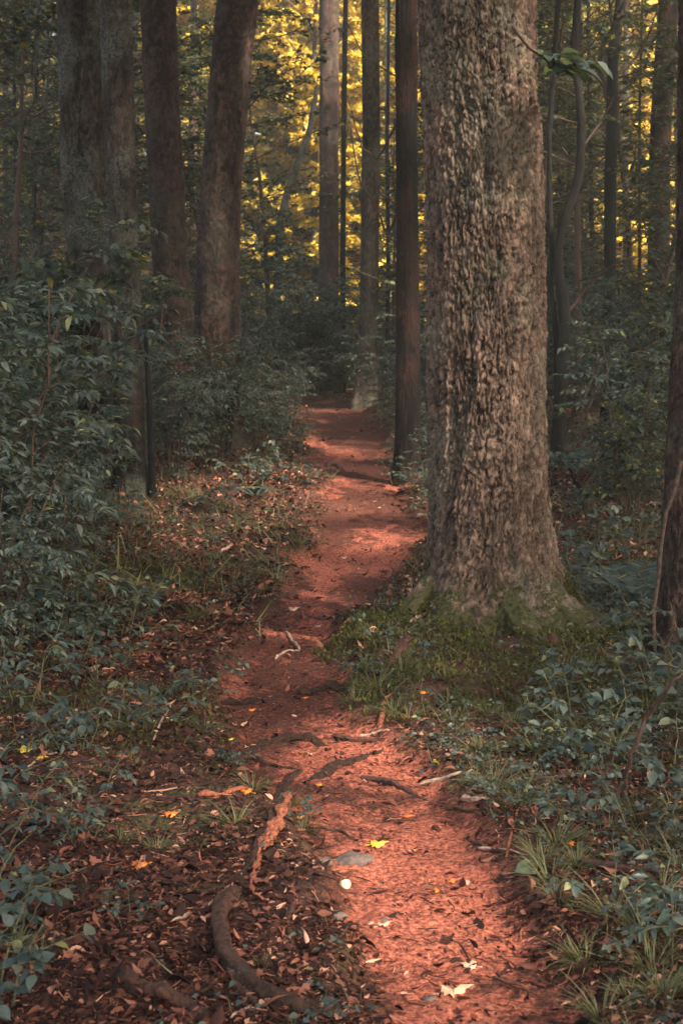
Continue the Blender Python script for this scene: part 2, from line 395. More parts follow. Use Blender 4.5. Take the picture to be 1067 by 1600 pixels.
for u_, v_, r_, a_ in [(480, 1050, .3, -.2), (450, 1100, .25, -.2), (560, 720, .5, -.15), (620, 960, .25, -.2), (540, 1230, .12, -.15), (480, 1370, .14, -.3), (560, 1560, .12, -.25), (850, 1400, .12, -.2), (800, 1560, .15, -.12),
                       (650, 1450, .2, .22), (600, 1340, .18, .2), (640, 1195, .2, .2), (720, 1390, .15, .18), (490, 930, .35, .22), (600, 830, .4, .2), (520, 655, 1., .1), (680, 1540, .15, .15)]:  # bright spots are dry earth with sun flecks painted into the soil tone
    _x, _y = px_ground0(u_, v_); DRY_FLECKS += a_ * np.exp(-(((X - _x) / r_) ** 2 + ((Y - _y) / (r_ * 1.6)) ** 2))
nx, ny = len(xs), len(ys)
idx = np.arange(nx * ny).reshape(ny, nx)
Qd = np.stack([idx[:-1, :-1], idx[:-1, 1:], idx[1:, 1:], idx[1:, :-1]], -1).reshape(-1, 4)
pf = (PM.ravel()[Qd].mean(1) > .5)
Vg = np.stack([X, Y, Z], -1).reshape(-1, 3)
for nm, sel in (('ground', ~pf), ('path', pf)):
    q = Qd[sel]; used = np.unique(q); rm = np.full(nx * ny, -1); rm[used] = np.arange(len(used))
    o = Geo().add(Vg[used], None, rm[q], PM.ravel()[used], DRY_FLECKS.ravel()[used]).obj(nm, M['soil']); o['kind'] = 'structure'

# ------------------------------------------------------------------ gaps cut in the canopy above to let sun onto chosen spots
_s = np.array(SUN)
GAPS = []
for u, v, r in [(700, 1450, .16), (620, 1380, .13), (560, 1310, .13), (640, 1480, .12), (660, 1195, .16), (590, 1260, .1), (740, 1370, .12), (500, 1190, .12), (560, 1170, .12), (410, 1290, .12), (400, 1340, .1),
                (480, 940, .22), (520, 905, .2), (600, 840, .25), (590, 800, .25), (430, 1050, .12), (540, 700, .4), (520, 655, .6), (500, 640, .6), (300, 770, .25), (430, 880, .2),
                (240, 1250, .08), (700, 1560, .1), (640, 1560, .1), (280, 1460, .08), (540, 850, .2), (460, 985, .15), (620, 1130, .12), (330, 1110, .1), (380, 830, .3), (300, 850, .3), (250, 800, .3), (340, 760, .35), (400, 900, .25), (450, 740, .3), (270, 900, .2), (320, 930, .2), (440, 790, .3), (250, 1010, .15), (150, 1240, .12), (150, 1310, .1), (300, 1310, .1), (850, 1160, .15), (950, 1260, .12), (650, 1110, .15), (900, 1400, .1), (770, 1010, .1), (450, 1480, .08), (560, 1000, .2), (500, 780, .3)]:
    p = at(u, v); GAPS.append((p, r * 1.15))
for u, v, r in [(740, 620, .13), (780, 480, .14), (720, 330, .12), (760, 760, .14), (800, 680, .1), (700, 560, .10), (735, 120, .12), (740, 850, .12), (720, 700, .12), (770, 250, .10)]:
    GAPS.append((onY(u, v, TY - .3), r))
for u, v, Y_, r in [(250, 480, 11.4, .15), (180, 500, 10.5, .12), (290, 550, 13, .15), (100, 430, 9.4, .12), (60, 620, 8.2, .1), (200, 640, 10, .12), (340, 560, 14, .2), (420, 600, 16, .2), (30, 480, 8.4, .1), (140, 560, 10, .1), (980, 830, 10, .15), (940, 640, 14, .2), (1010, 560, 16, .3), (60, 960, 5.5, .1), (525, 200, 32, .8), (520, 60, 32, .8), (350, 250, 16, .2), (370, 100, 16, .2), (215, 420, 12, .18), (650, 450, 14, .12), (340, 380, 16, .2), (200, 180, 12, .2), (580, 400, 23, .3), (1062, 500, 6.8, .15)]:
    GAPS.append((onY(u, v, Y_), r))
def keep_dark(P):
    k = np.ones(len(P), bool)
    for p, r in GAPS:
        d = P - p[None]; t = d @ _s; e = d - t[:, None] * _s[None]
        k &= ~((np.linalg.norm(e, axis=1) < r * 1.15) & (t > 1.2))
    return k
def crown(root, loc, cx, cy, cz, rx, ry, rz_, n, mat='mid', size=.24):
    """limbs and foliage above the frame; coordinates relative to the tree's base"""
    loc = np.asarray(loc)
    base = np.array([cx, cy, cz - rz_ * 1.1])
    top = np.array([[cx, cy, cz + rz_ * .5]])
    tr = (base[None] + (top - base[None]) * np.linspace(0, 1, 5)[:, None])[None]
    L1 = spawn(tr, 16, .0, max(rx, ry) * .85, 1.1, .25, flat=.7)
    L2 = spawn(L1, 5, .3, max(rx, ry) * .35, .9, .1, flat=.7)
    G = Geo(); G.add(*tubes(L1, np.tile(np.linspace(.09, .02, 5), (len(L1), 1)), 6)); G.add(*tubes(L2, np.tile(np.linspace(.03, .008, 5), (len(L2), 1)), 4))
    G.obj('limbs', M['twig'], root)
    nc = max(8, n // 90)
    cc = nrm(rng.normal(size=(nc, 3))) * (rng.random((nc, 1)) ** .45)
    cc = cc * np.array([[rx, ry, rz_]]) + np.array([[cx, cy, cz]])
    P = cc[rng.integers(0, nc, n)] + rng.normal(size=(n, 3)) * np.array([[.62, .62, .38]])
    P = P[keep_dark(P + loc[None])]
    G = Geo(); leaves(G, P, rdir(len(P)) * np.array([[1, 1, .5]]), rdir(len(P), 1.2), size * rng.uniform(.7, 1.2, len(P)), RHOMB, 1.5)
    G.obj('crown', M[mat], root)

MARKS = [(880, 1570, 'at the bottom right end of the path'), (1050, 1420, 'above the corner grass at the right edge'), (930, 1430, 'beside the lower right of the path'), (1060, 1590, 'in the very bottom right corner'), (760, 1590, 'at the bottom of the path'), (10, 980, 'low under the left edge bush'), (130, 1130, 'in front of the left edge plants'), (0, 1180, 'on the left edge near the long pale stem'), (90, 960, 'between left edge bush and litter'), (200, 1120, 'right of the left edge plants'), (1060, 1200, 'at the right edge below the edge trunk'), (930, 1060, 'between the huge trunk foot and the edge trunk'), (200, 1590, 'at the bottom left by the buried root'),
  (850, 1290, 'at the right rim of the red soil'), (1000, 1300, 'under the seedlings low on the right'), (950, 1500, 'in the lower right corner grass'), (1000, 1120, 'on the bank below the edge trunk'), (860, 1100, 'below the mossy foot of the huge trunk'),
  (640, 1110, 'around the moss mound'), (560, 1010, 'on the slope left of the huge trunk'), (640, 860, 'between the red path and the huge trunk'), (650, 770, 'near the foot of the charred trunk'), (920, 860, 'just right of the huge trunk'), (1000, 780, 'in the greenery behind the edge trunk'), (880, 740, 'near the fallen log'),
  (600, 660, 'beside the path bend'), (450, 700, 'between the rounded bush and the path'), (420, 800, 'in the lit grass left of the path'), (300, 800, 'on the leafy slope right of the twin trunks'), (150, 860, 'under the twin trunks'), (30, 900, 'under the tall left edge bush'), (400, 950, 'along the left rim of the path at mid height'), (240, 1000, 'in the litter below the twin trunks'),
  (80, 1060, 'beside the left edge plants'), (330, 1120, 'near the worn root hump'), (150, 1250, 'by the ragged yellow leaf'), (400, 1300, 'around the peeled root'), (230, 1400, 'near the vivid red-orange leaf'), (420, 1520, 'by the thick bottom root'), (80, 1500, 'in the lower left corner'), (600, 1400, 'on the red soil near the mushroom'), (700, 1230, 'near the pale stick on the path'), (480, 1130, 'on the upper worn part of the path'), (560, 820, 'on the lit middle stretch of the path')]
def where(p):
    c, q = math.cos(PITCH), math.sin(PITCH); d = np.asarray(p, float) - np.array([0, 0, CAMZ]); dep = d[1] * c - d[2] * q
    u = 533.5 + F * d[0] / dep; v = 800 - F * (d[1] * q + d[2] * c) / dep
    return min(MARKS, key=lambda m: (m[0] - u) ** 2 + (m[1] - v) ** 2)[2]
COLS = [(30, 'at the far left margin'), (130, 'behind the twin trunks'), (215, 'just right of the twin trunks'), (305, 'between reddish and leaning trunks'), (410, 'just right of the leaning trunk'), (470, 'left of the pink-lit slender trunk'), (548, 'between the pink-lit and the pale trunk'), (605, 'between the pale and the charred trunk'), (660, 'against the charred trunk'), (760, 'behind the huge trunk'), (860, 'close to the right side of the huge trunk'), (925, 'between crooked and forked trees'), (990, 'right of the forked tree'), (1060, 'at the far right margin')]
def col(u): return min(COLS, key=lambda m: abs(m[0] - u))[1]
def depth(Y_, a, b): return 'nearer' if Y_ < a else 'farther' if Y_ > b else 'middling'
# ------------------------------------------------------------------ trunks
def trunk(root, pts, r, bark, seed, loc, nth=40, dz=.05, plate=(.05, .12), amp=.015, flare=.35, fh=.25, lobes=5, top=9., twist=0., moss=0., name='trunk', under=.5):
    """pts: world centre points ordered from the ground up, r radii; the mesh is local to root"""
    pts = np.asarray(pts, float); r = np.asarray(r, float)
    d = nrm(pts[-1] - pts[-2]); d = nrm(d * .6 + np.array([0, 0, .6])); ext = (top - pts[-1][2]) / d[2]
    if ext > .3:
        pts = np.vstack([pts, pts[-1] + d * ext * .5, pts[-1] + d * ext]); r = np.append(r, [r[-1] * .85, r[-1] * .55])
    d0 = nrm(pts[1] - pts[0]); z0 = pts[0][2]
    pts = np.vstack([pts[0] - d0 * under / max(.3, d0[2]), pts]); r = np.insert(r, 0, r[0])
    s = pts[:, 2]; zz = np.arange(s[0], s[-1], dz)
    # smooth interpolation
    def sm(a):
        q = np.interp(zz, s, a); k = max(3, int(.35 / dz)) | 1
        return np.convolve(np.pad(q, k // 2, mode='edge'), np.ones(k) / k, 'valid')
    cx, cy, rr = sm(pts[:, 0]), sm(pts[:, 1]), sm(r)
    th = np.arange(nth) / nth * 2 * np.pi
    hz = np.maximum(zz - z0, 0)
    lob = (.55 + .45 * np.cos(lobes * th + seed) + .3 * np.cos(3 * th + seed * 2.3))
    fl = 1 + flare * np.exp(-hz / fh)[:, None] * np.clip(.45 + .75 * lob[None], .1, 2)
    R = rr[:, None] * fl
    R = R * (1 + .05 * fbm(np.cos(th)[None] * 1.2 + seed, np.sin(th)[None] * 1.2, zz[:, None] * .9, s=seed, o=2))
    tw = th[None] + twist * np.exp(-hz / .55)[:, None]
    Rm = rr.mean()
    a, b = plate; fine = nth * 1.0 / (2 * np.pi * Rm / a) > 3.2
    if fine:
        X_ = np.cos(tw) * rr[:, None] / a; Y_ = np.sin(tw) * rr[:, None] / a; Z_ = np.broadcast_to(zz[:, None], X_.shape) / b
        wx = .95 * fbm(X_ * .8, Y_ * .8, Z_ * .8, s=seed + 3, o=4, g=.6)
        f1, f2 = worley(X_ + wx, Y_ + wx, Z_ + .4 * wx, seed)
        pl = ss(.0, .30, f2 - f1) * (.45 + .55 * _h(np.floor(X_*.7+wx), np.floor(Y_*.7-wx), np.floor(Z_*.7), seed+7)); pl = pl * (.7 + .3 * (1 - f1))
        g = fbm(X_ * .5, Y_ * .5, Z_ * .22, s=seed + 9, o=3)
        rg = 1 - np.abs(fbm(np.cos(tw) * rr[:, None] / (a * 1.5) + .3 * wx, np.sin(tw) * rr[:, None] / (a * 1.5), zz[:, None] / (b * 5.5), s=seed + 21, o=3)) * 2.2
        hgt = np.clip(.52 * pl + .18 * np.clip(rg, 0, 1) + .22 * (g + .7) + .16 * fbm(X_ * 2.6, Y_ * 2.6, Z_ * 2.2, s=seed + 5, o=2), 0, 1.2)
    else:
        X_ = np.cos(tw) * rr[:, None] / a; Y_ = np.sin(tw) * rr[:, None] / a; Z_ = zz[:, None] / (b * 2.5)
        hgt = np.clip(.5 + .45 * fbm(X_ * .6, Y_ * .6, Z_, s=seed + 9, o=3), 0, 1.2)
    R = R + amp * (hgt - .6)
    mo = np.clip(moss * np.exp(-hz / (fh * 1.6)), 0, 1)[:, None] * np.ones_like(R)
    V = np.stack([cx[:, None] + R * np.cos(th)[None], cy[:, None] + R * np.sin(th)[None], zz[:, None] + 0 * R], -1)
    V = V - np.asarray(loc)[None, None]
    nz = len(zz); ix = np.arange(nz * nth).reshape(nz, nth)
    q = np.stack([ix[:-1], np.roll(ix, -1, 1)[:-1], np.roll(ix, -1, 1)[1:], ix[1:]], -1).reshape(-1, 4)
    o = Geo().add(V.reshape(-1, 3), None, q, hgt.ravel(), mo.ravel()).obj(name, M[bark], root)
    return o, (cx, cy, rr, zz)

def tree(name, label, Y_, prof, base_v, bark, seed, cat='tree', crowns=None, **kw):
    """prof: (v, u_left, u_right) rows from top to bottom at distance Y_"""
    pts, r = [], []
    for v, a, b in sorted(prof, key=lambda q: -q[0]):
        p = onY((a + b) / 2, v, Y_); pts.append(p); r.append((b - a) / 2 / F * Y_)
    base = pts[0].copy(); base[2] = float(height(base[0], base[1]))
    pts[0][2] = min(pts[0][2], base[2])
    root = empty(name, base, label, cat)
    o, info = trunk(root, pts, r, bark, seed, base, **kw)
    top = kw.get('top', 9.)
    if crowns:
        dx = info[0][-1] - base[0]; dy = info[1][-1] - base[1]
        crown(root, base, dx, dy, crowns[0], crowns[1], crowns[1], crowns[2], crowns[3])
    return root, base
def dead_twigs(root, base, segs, name='branch'):
    """segs: list of (list of (u,v) , Y, r0) crooked bare limbs on a tree"""
    for pl, Y_, r0 in segs:
        P = np.array([onY(u, v, Y_ + .25 * math.sin(i * 1.3)) for i, (u, v) in enumerate(pl)]) - base[None]
        t = np.linspace(0, 1, len(P)); tt = np.linspace(0, 1, len(P) * 4)
        Q = np.stack([np.interp(tt, t, P[:, k]) for k in range(3)], 1) + rng.normal(size=(len(tt), 3)) * r0 * .35
        Geo().add(*tubes(Q, np.linspace(r0, r0 * .35, len(tt)), 7)).obj(name, M['twig'], root)

big, bigb = tree('furrowed_tree', 'huge trunk with thick furrowed brown bark and mossy flared foot right of the path', TY,
     [(985, 678, 868), (900, 674, 860), (800, 674, 857), (700, 672, 855), (550, 670, 852), (400, 667, 848), (200, 663, 840), (0, 656, 833)], 950, 'bark_big', 11,
     nth=520, dz=.007, plate=(.027, .070), amp=.042, flare=.95, fh=.20, lobes=5, top=10., twist=.9, moss=1.35, crowns=(11.5, 5.5, 2.6, 10000))
for az_, ln_, h0_, r0_ in [(3.35, .62, .30, .085), (4.05, .55, .22, .07), (4.75, .60, .26, .08), (5.45, .70, .34, .09), (6.05, .60, .30, .08), (.9, .6, .3, .08), (2.2, .6, .3, .08)]:
    q_ = np.linspace(0, 1, 22); rad_ = .20 + (ln_ + .1) * q_; az2 = az_ + .25 * np.sin(q_ * 3)
    X_ = np.cos(az2) * rad_; Y_ = np.sin(az2) * rad_
    gz = height(X_ + bigb[0], Y_ + bigb[1]) - bigb[2]; Z_ = gz + h0_ * (1 - q_) ** 2.6 - .07 * q_ - .045
    P_ = np.stack([X_, Y_, Z_], 1); rr_ = r0_ * (1 - .75 * q_)
    V, T, Q = tubes(P_, rr_, 40); nv = 22 * 40; c_ = np.repeat(P_, 40, 0); a_ = np.tile(np.arange(40) / 40 * 6.2832, 22); s_ = np.repeat(q_, 40)
    hh = .5 + .5 * fbm(np.cos(a_) * 3, np.sin(a_) * 3, s_ * 9 + az_ * 5, s=71, o=3)
    V[:nv] = c_ + (V[:nv] - c_) * (.80 + .34 * hh)[:, None] * np.array([[1.15, 1.15, .9]])
    Geo().add(V, T, Q, np.concatenate([hh, [.5, .5]]), np.concatenate([.75 + .25 * s_, [1, 1]])).obj('root', M['bark_big'], big)
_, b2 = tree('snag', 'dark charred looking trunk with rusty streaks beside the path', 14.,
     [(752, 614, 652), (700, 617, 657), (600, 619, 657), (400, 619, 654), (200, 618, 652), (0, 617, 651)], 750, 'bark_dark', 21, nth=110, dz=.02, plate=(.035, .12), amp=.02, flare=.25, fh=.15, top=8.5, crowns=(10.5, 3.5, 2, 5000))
_, b3 = tree('pale_tree', 'pale mottled trunk standing at the bend where the path fades', 23.,
     [(628, 552, 586), (580, 557, 588), (450, 563, 592), (200, 566, 594), (0, 565, 592)], 625, 'bark_pale', 31, nth=80, dz=.04, plate=(.06, .12), amp=.02, flare=.5, fh=.3, top=13, crowns=(15, 4, 3, 5000))
_, b4 = tree('pale_tree', 'slender trunk with sunlit pinkish right side before the golden leaves', 32.,
     [(610, 498, 530), (400, 499, 529), (200, 499, 529), (0, 500, 530)], 600, 'bark_red', 41, nth=60, dz=.06, amp=.02, flare=.3, top=16, crowns=(19, 4, 3, 3500))
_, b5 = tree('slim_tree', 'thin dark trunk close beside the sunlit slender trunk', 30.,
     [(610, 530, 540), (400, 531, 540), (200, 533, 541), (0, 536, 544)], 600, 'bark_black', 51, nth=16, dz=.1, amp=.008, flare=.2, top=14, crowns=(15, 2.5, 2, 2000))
_, b6 = tree('leaning_tree', 'thick reddish brown trunk leaning right rising from left side bushes', 16.,
     [(700, 318, 392), (600, 305, 378), (500, 304, 374), (400, 308, 373), (300, 314, 378), (200, 321, 385), (100, 330, 393), (0, 339, 402)], 690, 'bark_red', 61, nth=150, dz=.022, plate=(.06, .07), amp=.034, flare=.3, top=10, crowns=(12.5, 4.5, 2.5, 8000))
_, b7 = tree('reddish_tree', 'dark reddish trunk between the leaning trunk and the twin trunks', 18.,
     [(700, 258, 318), (500, 246, 302), (390, 238, 292), (300, 234, 288), (150, 226, 281), (0, 219, 275)], 680, 'bark_red', 71, nth=120, dz=.025, plate=(.06, .08), amp=.036, flare=.3, top=10.5, crowns=(13, 4, 2.5, 7000))
_, b8 = tree('lichen_tree', 'broad dark trunk with grey lichen, left one of the twin trunks', 12.6,
     [(775, 118, 198), (600, 113, 185), (400, 105, 172), (200, 97, 165), (0, 88, 160)], 770, 'bark_grey', 81, nth=170, dz=.02, plate=(.045, .09), amp=.038, flare=.3, top=8.5, crowns=(11, 4.5, 2.5, 9000))
_, b9 = tree('lichen_tree', 'lighter reddish trunk, right one of the twin trunks behind the leafy bush', 12.0,
     [(790, 180, 232), (600, 178, 224), (400, 170, 217), (200, 163, 211), (0, 158, 206)], 790, 'bark_grey', 91, nth=120, dz=.02, plate=(.035, .07), amp=.026, flare=.4, top=8.5, moss=.6, crowns=(10.5, 4, 2.2, 5000))
_, b9b = tree('slim_tree', 'short thin dark trunk hugging the foot of the twin trunks', 11.9,
     [(825, 232, 247), (740, 232, 244), (640, 230, 240), (560, 226, 234)], 830, 'bark_black', 95, nth=24, dz=.03, amp=.008, flare=.4, fh=.1, top=1.9)
_, b13 = tree('edge_tree', 'brown trunk with orange lichen and vine cut by the right edge', 6.8,
     [(1040, 1010, 1120), (950, 1022, 1108), (810, 1034, 1105), (700, 1042, 1106), (560, 1048, 1108), (400, 1056, 1112), (0, 1060, 1116)], 1030, 'bark_red', 101, nth=130, dz=.012, plate=(.03, .10), amp=.022, flare=.35, fh=.2, top=9, moss=.35, crowns=(10.5, 5, 2.4, 12000))
rb = bpy.data.objects['edge_tree']
P = np.array([onY(u, v, 6.8 - .17) for u, v in [(1022, 1020), (1020, 960), (1028, 900), (1032, 850), (1040, 800), (1052, 770), (1064, 720)]]) - b13[None]
tt = np.linspace(0, 6, 28); P = np.stack([np.interp(tt, np.arange(7), P[:, k]) for k in range(3)], 1)
Geo().add(*tubes(P, np.full(28, .010), 7)).obj('vine', M['twig'], rb)
# right-hand crooked trees
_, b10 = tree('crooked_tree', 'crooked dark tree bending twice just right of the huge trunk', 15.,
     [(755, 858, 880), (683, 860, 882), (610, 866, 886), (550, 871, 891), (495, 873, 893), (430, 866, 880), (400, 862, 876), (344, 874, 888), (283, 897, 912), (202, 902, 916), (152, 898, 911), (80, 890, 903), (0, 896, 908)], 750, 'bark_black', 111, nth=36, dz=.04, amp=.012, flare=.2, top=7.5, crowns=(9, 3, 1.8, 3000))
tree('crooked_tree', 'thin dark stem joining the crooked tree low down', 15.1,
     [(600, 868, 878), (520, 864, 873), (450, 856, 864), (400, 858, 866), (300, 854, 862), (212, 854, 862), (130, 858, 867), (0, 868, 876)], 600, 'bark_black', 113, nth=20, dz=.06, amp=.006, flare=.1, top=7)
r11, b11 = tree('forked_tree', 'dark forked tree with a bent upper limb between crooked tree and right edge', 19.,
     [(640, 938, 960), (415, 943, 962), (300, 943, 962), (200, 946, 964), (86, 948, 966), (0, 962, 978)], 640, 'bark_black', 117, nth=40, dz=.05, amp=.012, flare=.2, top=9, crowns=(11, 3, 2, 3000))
dead_twigs(r11, b11, [([(952, 160), (935, 100), (945, 60), (975, 20), (995, -30)], 19, .05), ([(956, 120), (990, 95), (1010, 60), (1030, 10)], 19, .025)])
tree('reddish_tree', 'blurred brown trunk far back near the upper right corner', 24.,
     [(620, 1012, 1044), (400, 1012, 1044), (250, 1014, 1046), (150, 1018, 1050), (0, 1028, 1060)], 620, 'bark_red', 119, nth=60, dz=.06, amp=.02, flare=.2, top=12, crowns=(14, 3.5, 2.4, 3500))
r10 = bpy.data.objects['crooked_tree']
dead_twigs(r10, b10, [([(880, 500), (900, 470), (935, 430), (985, 400)], 15, .02), ([(905, 260), (880, 235), (862, 200)], 15, .015), ([(908, 230), (940, 190), (960, 150), (1000, 120)], 15, .015), ([(898, 110), (875, 70), (880, 20)], 15, .02)])
rs = bpy.data.objects['snag']
dead_twigs(rs, b2, [([(622, 190), (590, 250), (565, 230), (545, 160)], 14, .012), ([(620, 330), (606, 370), (590, 330), (560, 280), (548, 200), (540, 170)], 14, .013), ([(620, 420), (608, 400), (600, 350)], 14, .008), ([(618, 320), (585, 285), (560, 300)], 14, .007), ([(652, 300), (664, 270)], 14, .008), ([(620, 120), (570, 90), (540, 30)], 14, .010)])
for nm_, b_, pl_, Y_ in [('leaning_tree', b6, [(390, 130), (402, 118), (408, 100)], 15.9), ('leaning_tree', b6, [(316, 330), (300, 318), (292, 300)], 15.9), ('reddish_tree', b7, [(232, 210), (218, 196), (205, 190)], 17.9), ('reddish_tree', b7, [(288, 250), (300, 238), (318, 234)], 17.9)]:
    dead_twigs(bpy.data.objects[nm_], b_, [(pl_, Y_, .02)])
for v_ in (230, 300, 395): dead_twigs(bpy.data.objects['lichen_tree'], b8, [([(104, v_), (92, v_ - 8), (78, v_ - 6)], 12.5, .013)])
# far slim trunks, each its own
far = [(28, 26, 8, -6), (48, 21, 9, 14), (8, 30, 11, 4), (604, 28, 8, 4), (607, 40, 10, -3), (905, 33, 10, 3), (925, 27, 9, -6), (975, 36, 12, 4), (995, 24, 7, 8), (845, 30, 12, -3), (1005, 45, 10, 0), (300, 34, 14, 4), (212, 32, 16, -2), (70, 38, 14, 6), (620, 52, 9, 3), (870, 48, 12, 0), (935, 55, 11, 5), (1060, 38, 12, -3)]
zn = lambda u: 'far left behind the twin trunks' if u < 120 else 'between the left trunks' if u < 320 else 'against the golden leaves in the middle' if u < 640 else 'far back right of the huge trunk'
for i, (u, Y_, wd, ln) in enumerate(far):
    tree('slim_tree', 'slim blurred trunk ' + col(u), Y_, [(640, u - wd / 2, u + wd / 2), (400, u - wd / 2 + ln * .3 + 2, u + wd / 2 + ln * .3 - 1 + 2), (200, u - wd / 2 + ln * .5, u + wd / 2 + ln * .5 - 2), (0, u - wd / 2 + ln + 1, u + wd / 2 + ln - 2)],
         640, ['bark_black', 'bark_grey', 'bark_red'][i % 3], 200 + i, nth=14, dz=.15, amp=.012, flare=.2, top=12 + (i % 4))[0]['group'] = 'slim trunks in the woods behind'
tree('leaning_tree', 'small trunk leaning right in front of the bright golden foliage', 34., [(620, 418, 430), (345, 432, 446), (300, 443, 456), (240, 466, 478), (200, 480, 490)], 620, 'bark_black', 301, nth=20, dz=.1, amp=.01, flare=.1, top=7.8)
tree('leaning_tree', 'short broken dark stem leaning right above the dense bush', 15.2, [(690, 350, 360), (600, 363, 373), (560, 370, 379), (510, 381, 390), (497, 386, 391)], 690, 'bark_black', 303, nth=18, dz=.04, amp=.01, flare=.1, top=1.9)
# unseen trees added beside and behind the viewpoint for their shading roof of leaves
offs = [(7.5, 1.5, 5.0), (11, -4, 5.2), (5.0, -6, 5.0), (13, 5, 5.2), (9.5, 10, 5.0), (17, -1, 5.0), (14.5, 13, 5.0), (10, 17, 4.5), (-4.5, 2, 4.5), (18, 8, 4.5), (16, 20, 4.5), (-7.5, 9, 4.2), (4, -12, 5.2), (10, -11, 5.), (-3, -8, 4.6)]
for i, (x, y, cr) in enumerate(offs):
    b = np.array([x, y, float(height(x, y))])
    root = empty('shade_tree', b, 'tall broad-crowned tree added outside the picture to shade the path', 'tree', 'added shade trees around the viewpoint')
    trunk(root, [b, b + np.array([.1, .1, 4.])], [.26, .22], 'bark_grey', 400 + i, b, nth=40, dz=.08, amp=.02, top=b[2] + 9)
    crown(root, b, .1, .1, 11.2 + (i % 3) * .9, cr, cr, 2.4, 9500)

# ------------------------------------------------------------------ plant kinds
def shrub_meshes(root, H=2., nst=9, spread=.5, ntw=14, nl=11, L=.10, tm=LANCE, mat='teal', twl=.55, stem='twig', t0=.2, sub=2):
    n = nst
    az = np.arange(n) / n * 2 * np.pi + rng.uniform(-.4, .4, n)
    b = np.stack([np.cos(az) * .1 * spread, np.sin(az) * .1 * spread, 0 * az - .06], 1)
    hh = H * rng.uniform(.6, 1.0, n); sp = spread * rng.uniform(.3, 1.3, n)
    s = np.linspace(0, 1, 6)
    S = b[:, None] + np.stack([np.cos(az)[:, None] * sp[:, None] * H * .6 * s[None] ** 1.5, np.sin(az)[:, None] * sp[:, None] * H * .6 * s[None] ** 1.5, hh[:, None] * (s[None] * 1.1 - .1 * s[None] ** 2)], -1)
    S = S + rng.normal(size=S.shape) * .03 * H * s[None, :, None]
    T1 = spawn(S, ntw, t0, twl, 1.15, -.12, planar=.3, flat=.5)
    G = Geo()
    r0 = .004 * H + .003
    G.add(*tubes(S, np.tile(np.linspace(r0, r0 * .3, 6), (n, 1)), 6)); G.add(*tubes(T1, np.tile(np.linspace(.0035, .0014, 5), (len(T1), 1)), 4, False))
    Lf = Geo()
    if sub:
        T2 = spawn(T1, sub, .2, twl * .5, .8, -.1, planar=.9, flat=.8)
        G.add(*tubes(T2, np.tile(np.linspace(.002, .001, 5), (len(T2), 1)), 3, False))
        foliate(Lf, T2, max(4, nl * 2 // 3), L, tm)
    foliate(Lf, T1, nl, L, tm)
    G.obj('stems', M[stem], root); Lf.obj('foliage', M[mat], root)
def proto(name, cat, builder, **kw):
    r = empty(name, (0, 0, 0), '', cat); builder(r, **kw); return r
class Kind:
    """a few built variants; each use moves an unused variant or copies one"""
    def __init__(s, name, cat, variants, builder):
        s.p = [proto(name, cat, builder, **v) for v in variants]; s.used = [False] * len(s.p); s.i = 0
    def put(s, p, label, group, sc=1., rz=None, tilt=(0, 0)):
        k = s.i % len(s.p); s.i += 1
        rz = rng.uniform(0, 6.28) if rz is None else rz
        if not s.used[k]:
            s.used[k] = True; r = s.p[k]; r.location = tuple(float(q) for q in p); r.rotation_euler = (tilt[0], tilt[1], rz); r.scale = (sc,) * 3
            r['label'] = label
            if group: r['group'] = group
            return r
        return dup(s.p[k], p, rz, sc, label, group, tilt)

BUSH = Kind('leafy_bush', 'bush', [dict(H=2.2, nst=9, spread=.65, ntw=17, L=.078, nl=12), dict(H=2.0, nst=8, spread=.8, ntw=17, L=.07, nl=12), dict(H=2.3, nst=9, spread=.55, ntw=17, L=.085, nl=12), dict(H=1.9, nst=8, spread=.9, ntw=18, L=.065, nl=13), dict(H=2.0, nst=7, spread=.7, ntw=15, L=.085, nl=9, tm=OVATE, mat='mid')], shrub_meshes)
left_bushes = [(-40, 8.4, .98, 'tall leafy bush filling the left edge at mid height'), (-60, 9.6, .88, 'tall leafy bush standing in front of the twin trunks'), (-90, 7.4, .9, 'leafy bush half outside the left edge'),
   (30, 11.4, .70, 'leafy bush at the left side of the twin trunks'), (40, 12.2, 1.1, 'tall bush behind the left edge bush'), (275, 14.2, .66, 'bush spreading pale leafy tips right of the twin trunks'),
   (290, 15.0, .8, 'dusky bush between the twin trunks and the leaning trunk'), (-10, 6.4, .5, 'low bush at the left edge below the tall bushes'), (60, 7.9, .45, 'low leafy bush below the twin trunks'),
   (335, 15.2, .62, 'dense bush hiding the foot of the leaning trunk'), (405, 16.0, .50, 'rounded dark bush right of the leaning trunk'), (440, 17.6, .5, 'dark bush reaching towards the path bend'),
   (370, 19.0, .95, 'bush behind the leaning trunk foot'), (445, 22.5, .62, 'bush left of the path bend'), (200, 16.5, 1.0, 'shaded bush behind the twin trunks'), (280, 21, 1.1, 'tall shaded bush deep between the left trunks'),
   (-40, 13.5, 1.2, 'tall bush deep in the shade at the far left'), (60, 17, 1.2, 'shaded tall bush seen left of the twin trunks')]
for u, Y_, s, lb in left_bushes: BUSH.put(ug(u, Y_), lb, None, s)
THIN = Kind('thin_bush', 'bush', [dict(H=2.2, nst=3, spread=.5, ntw=15, L=.085, nl=11), dict(H=2.0, nst=4, spread=.6, ntw=13, L=.08, nl=11)], shrub_meshes)
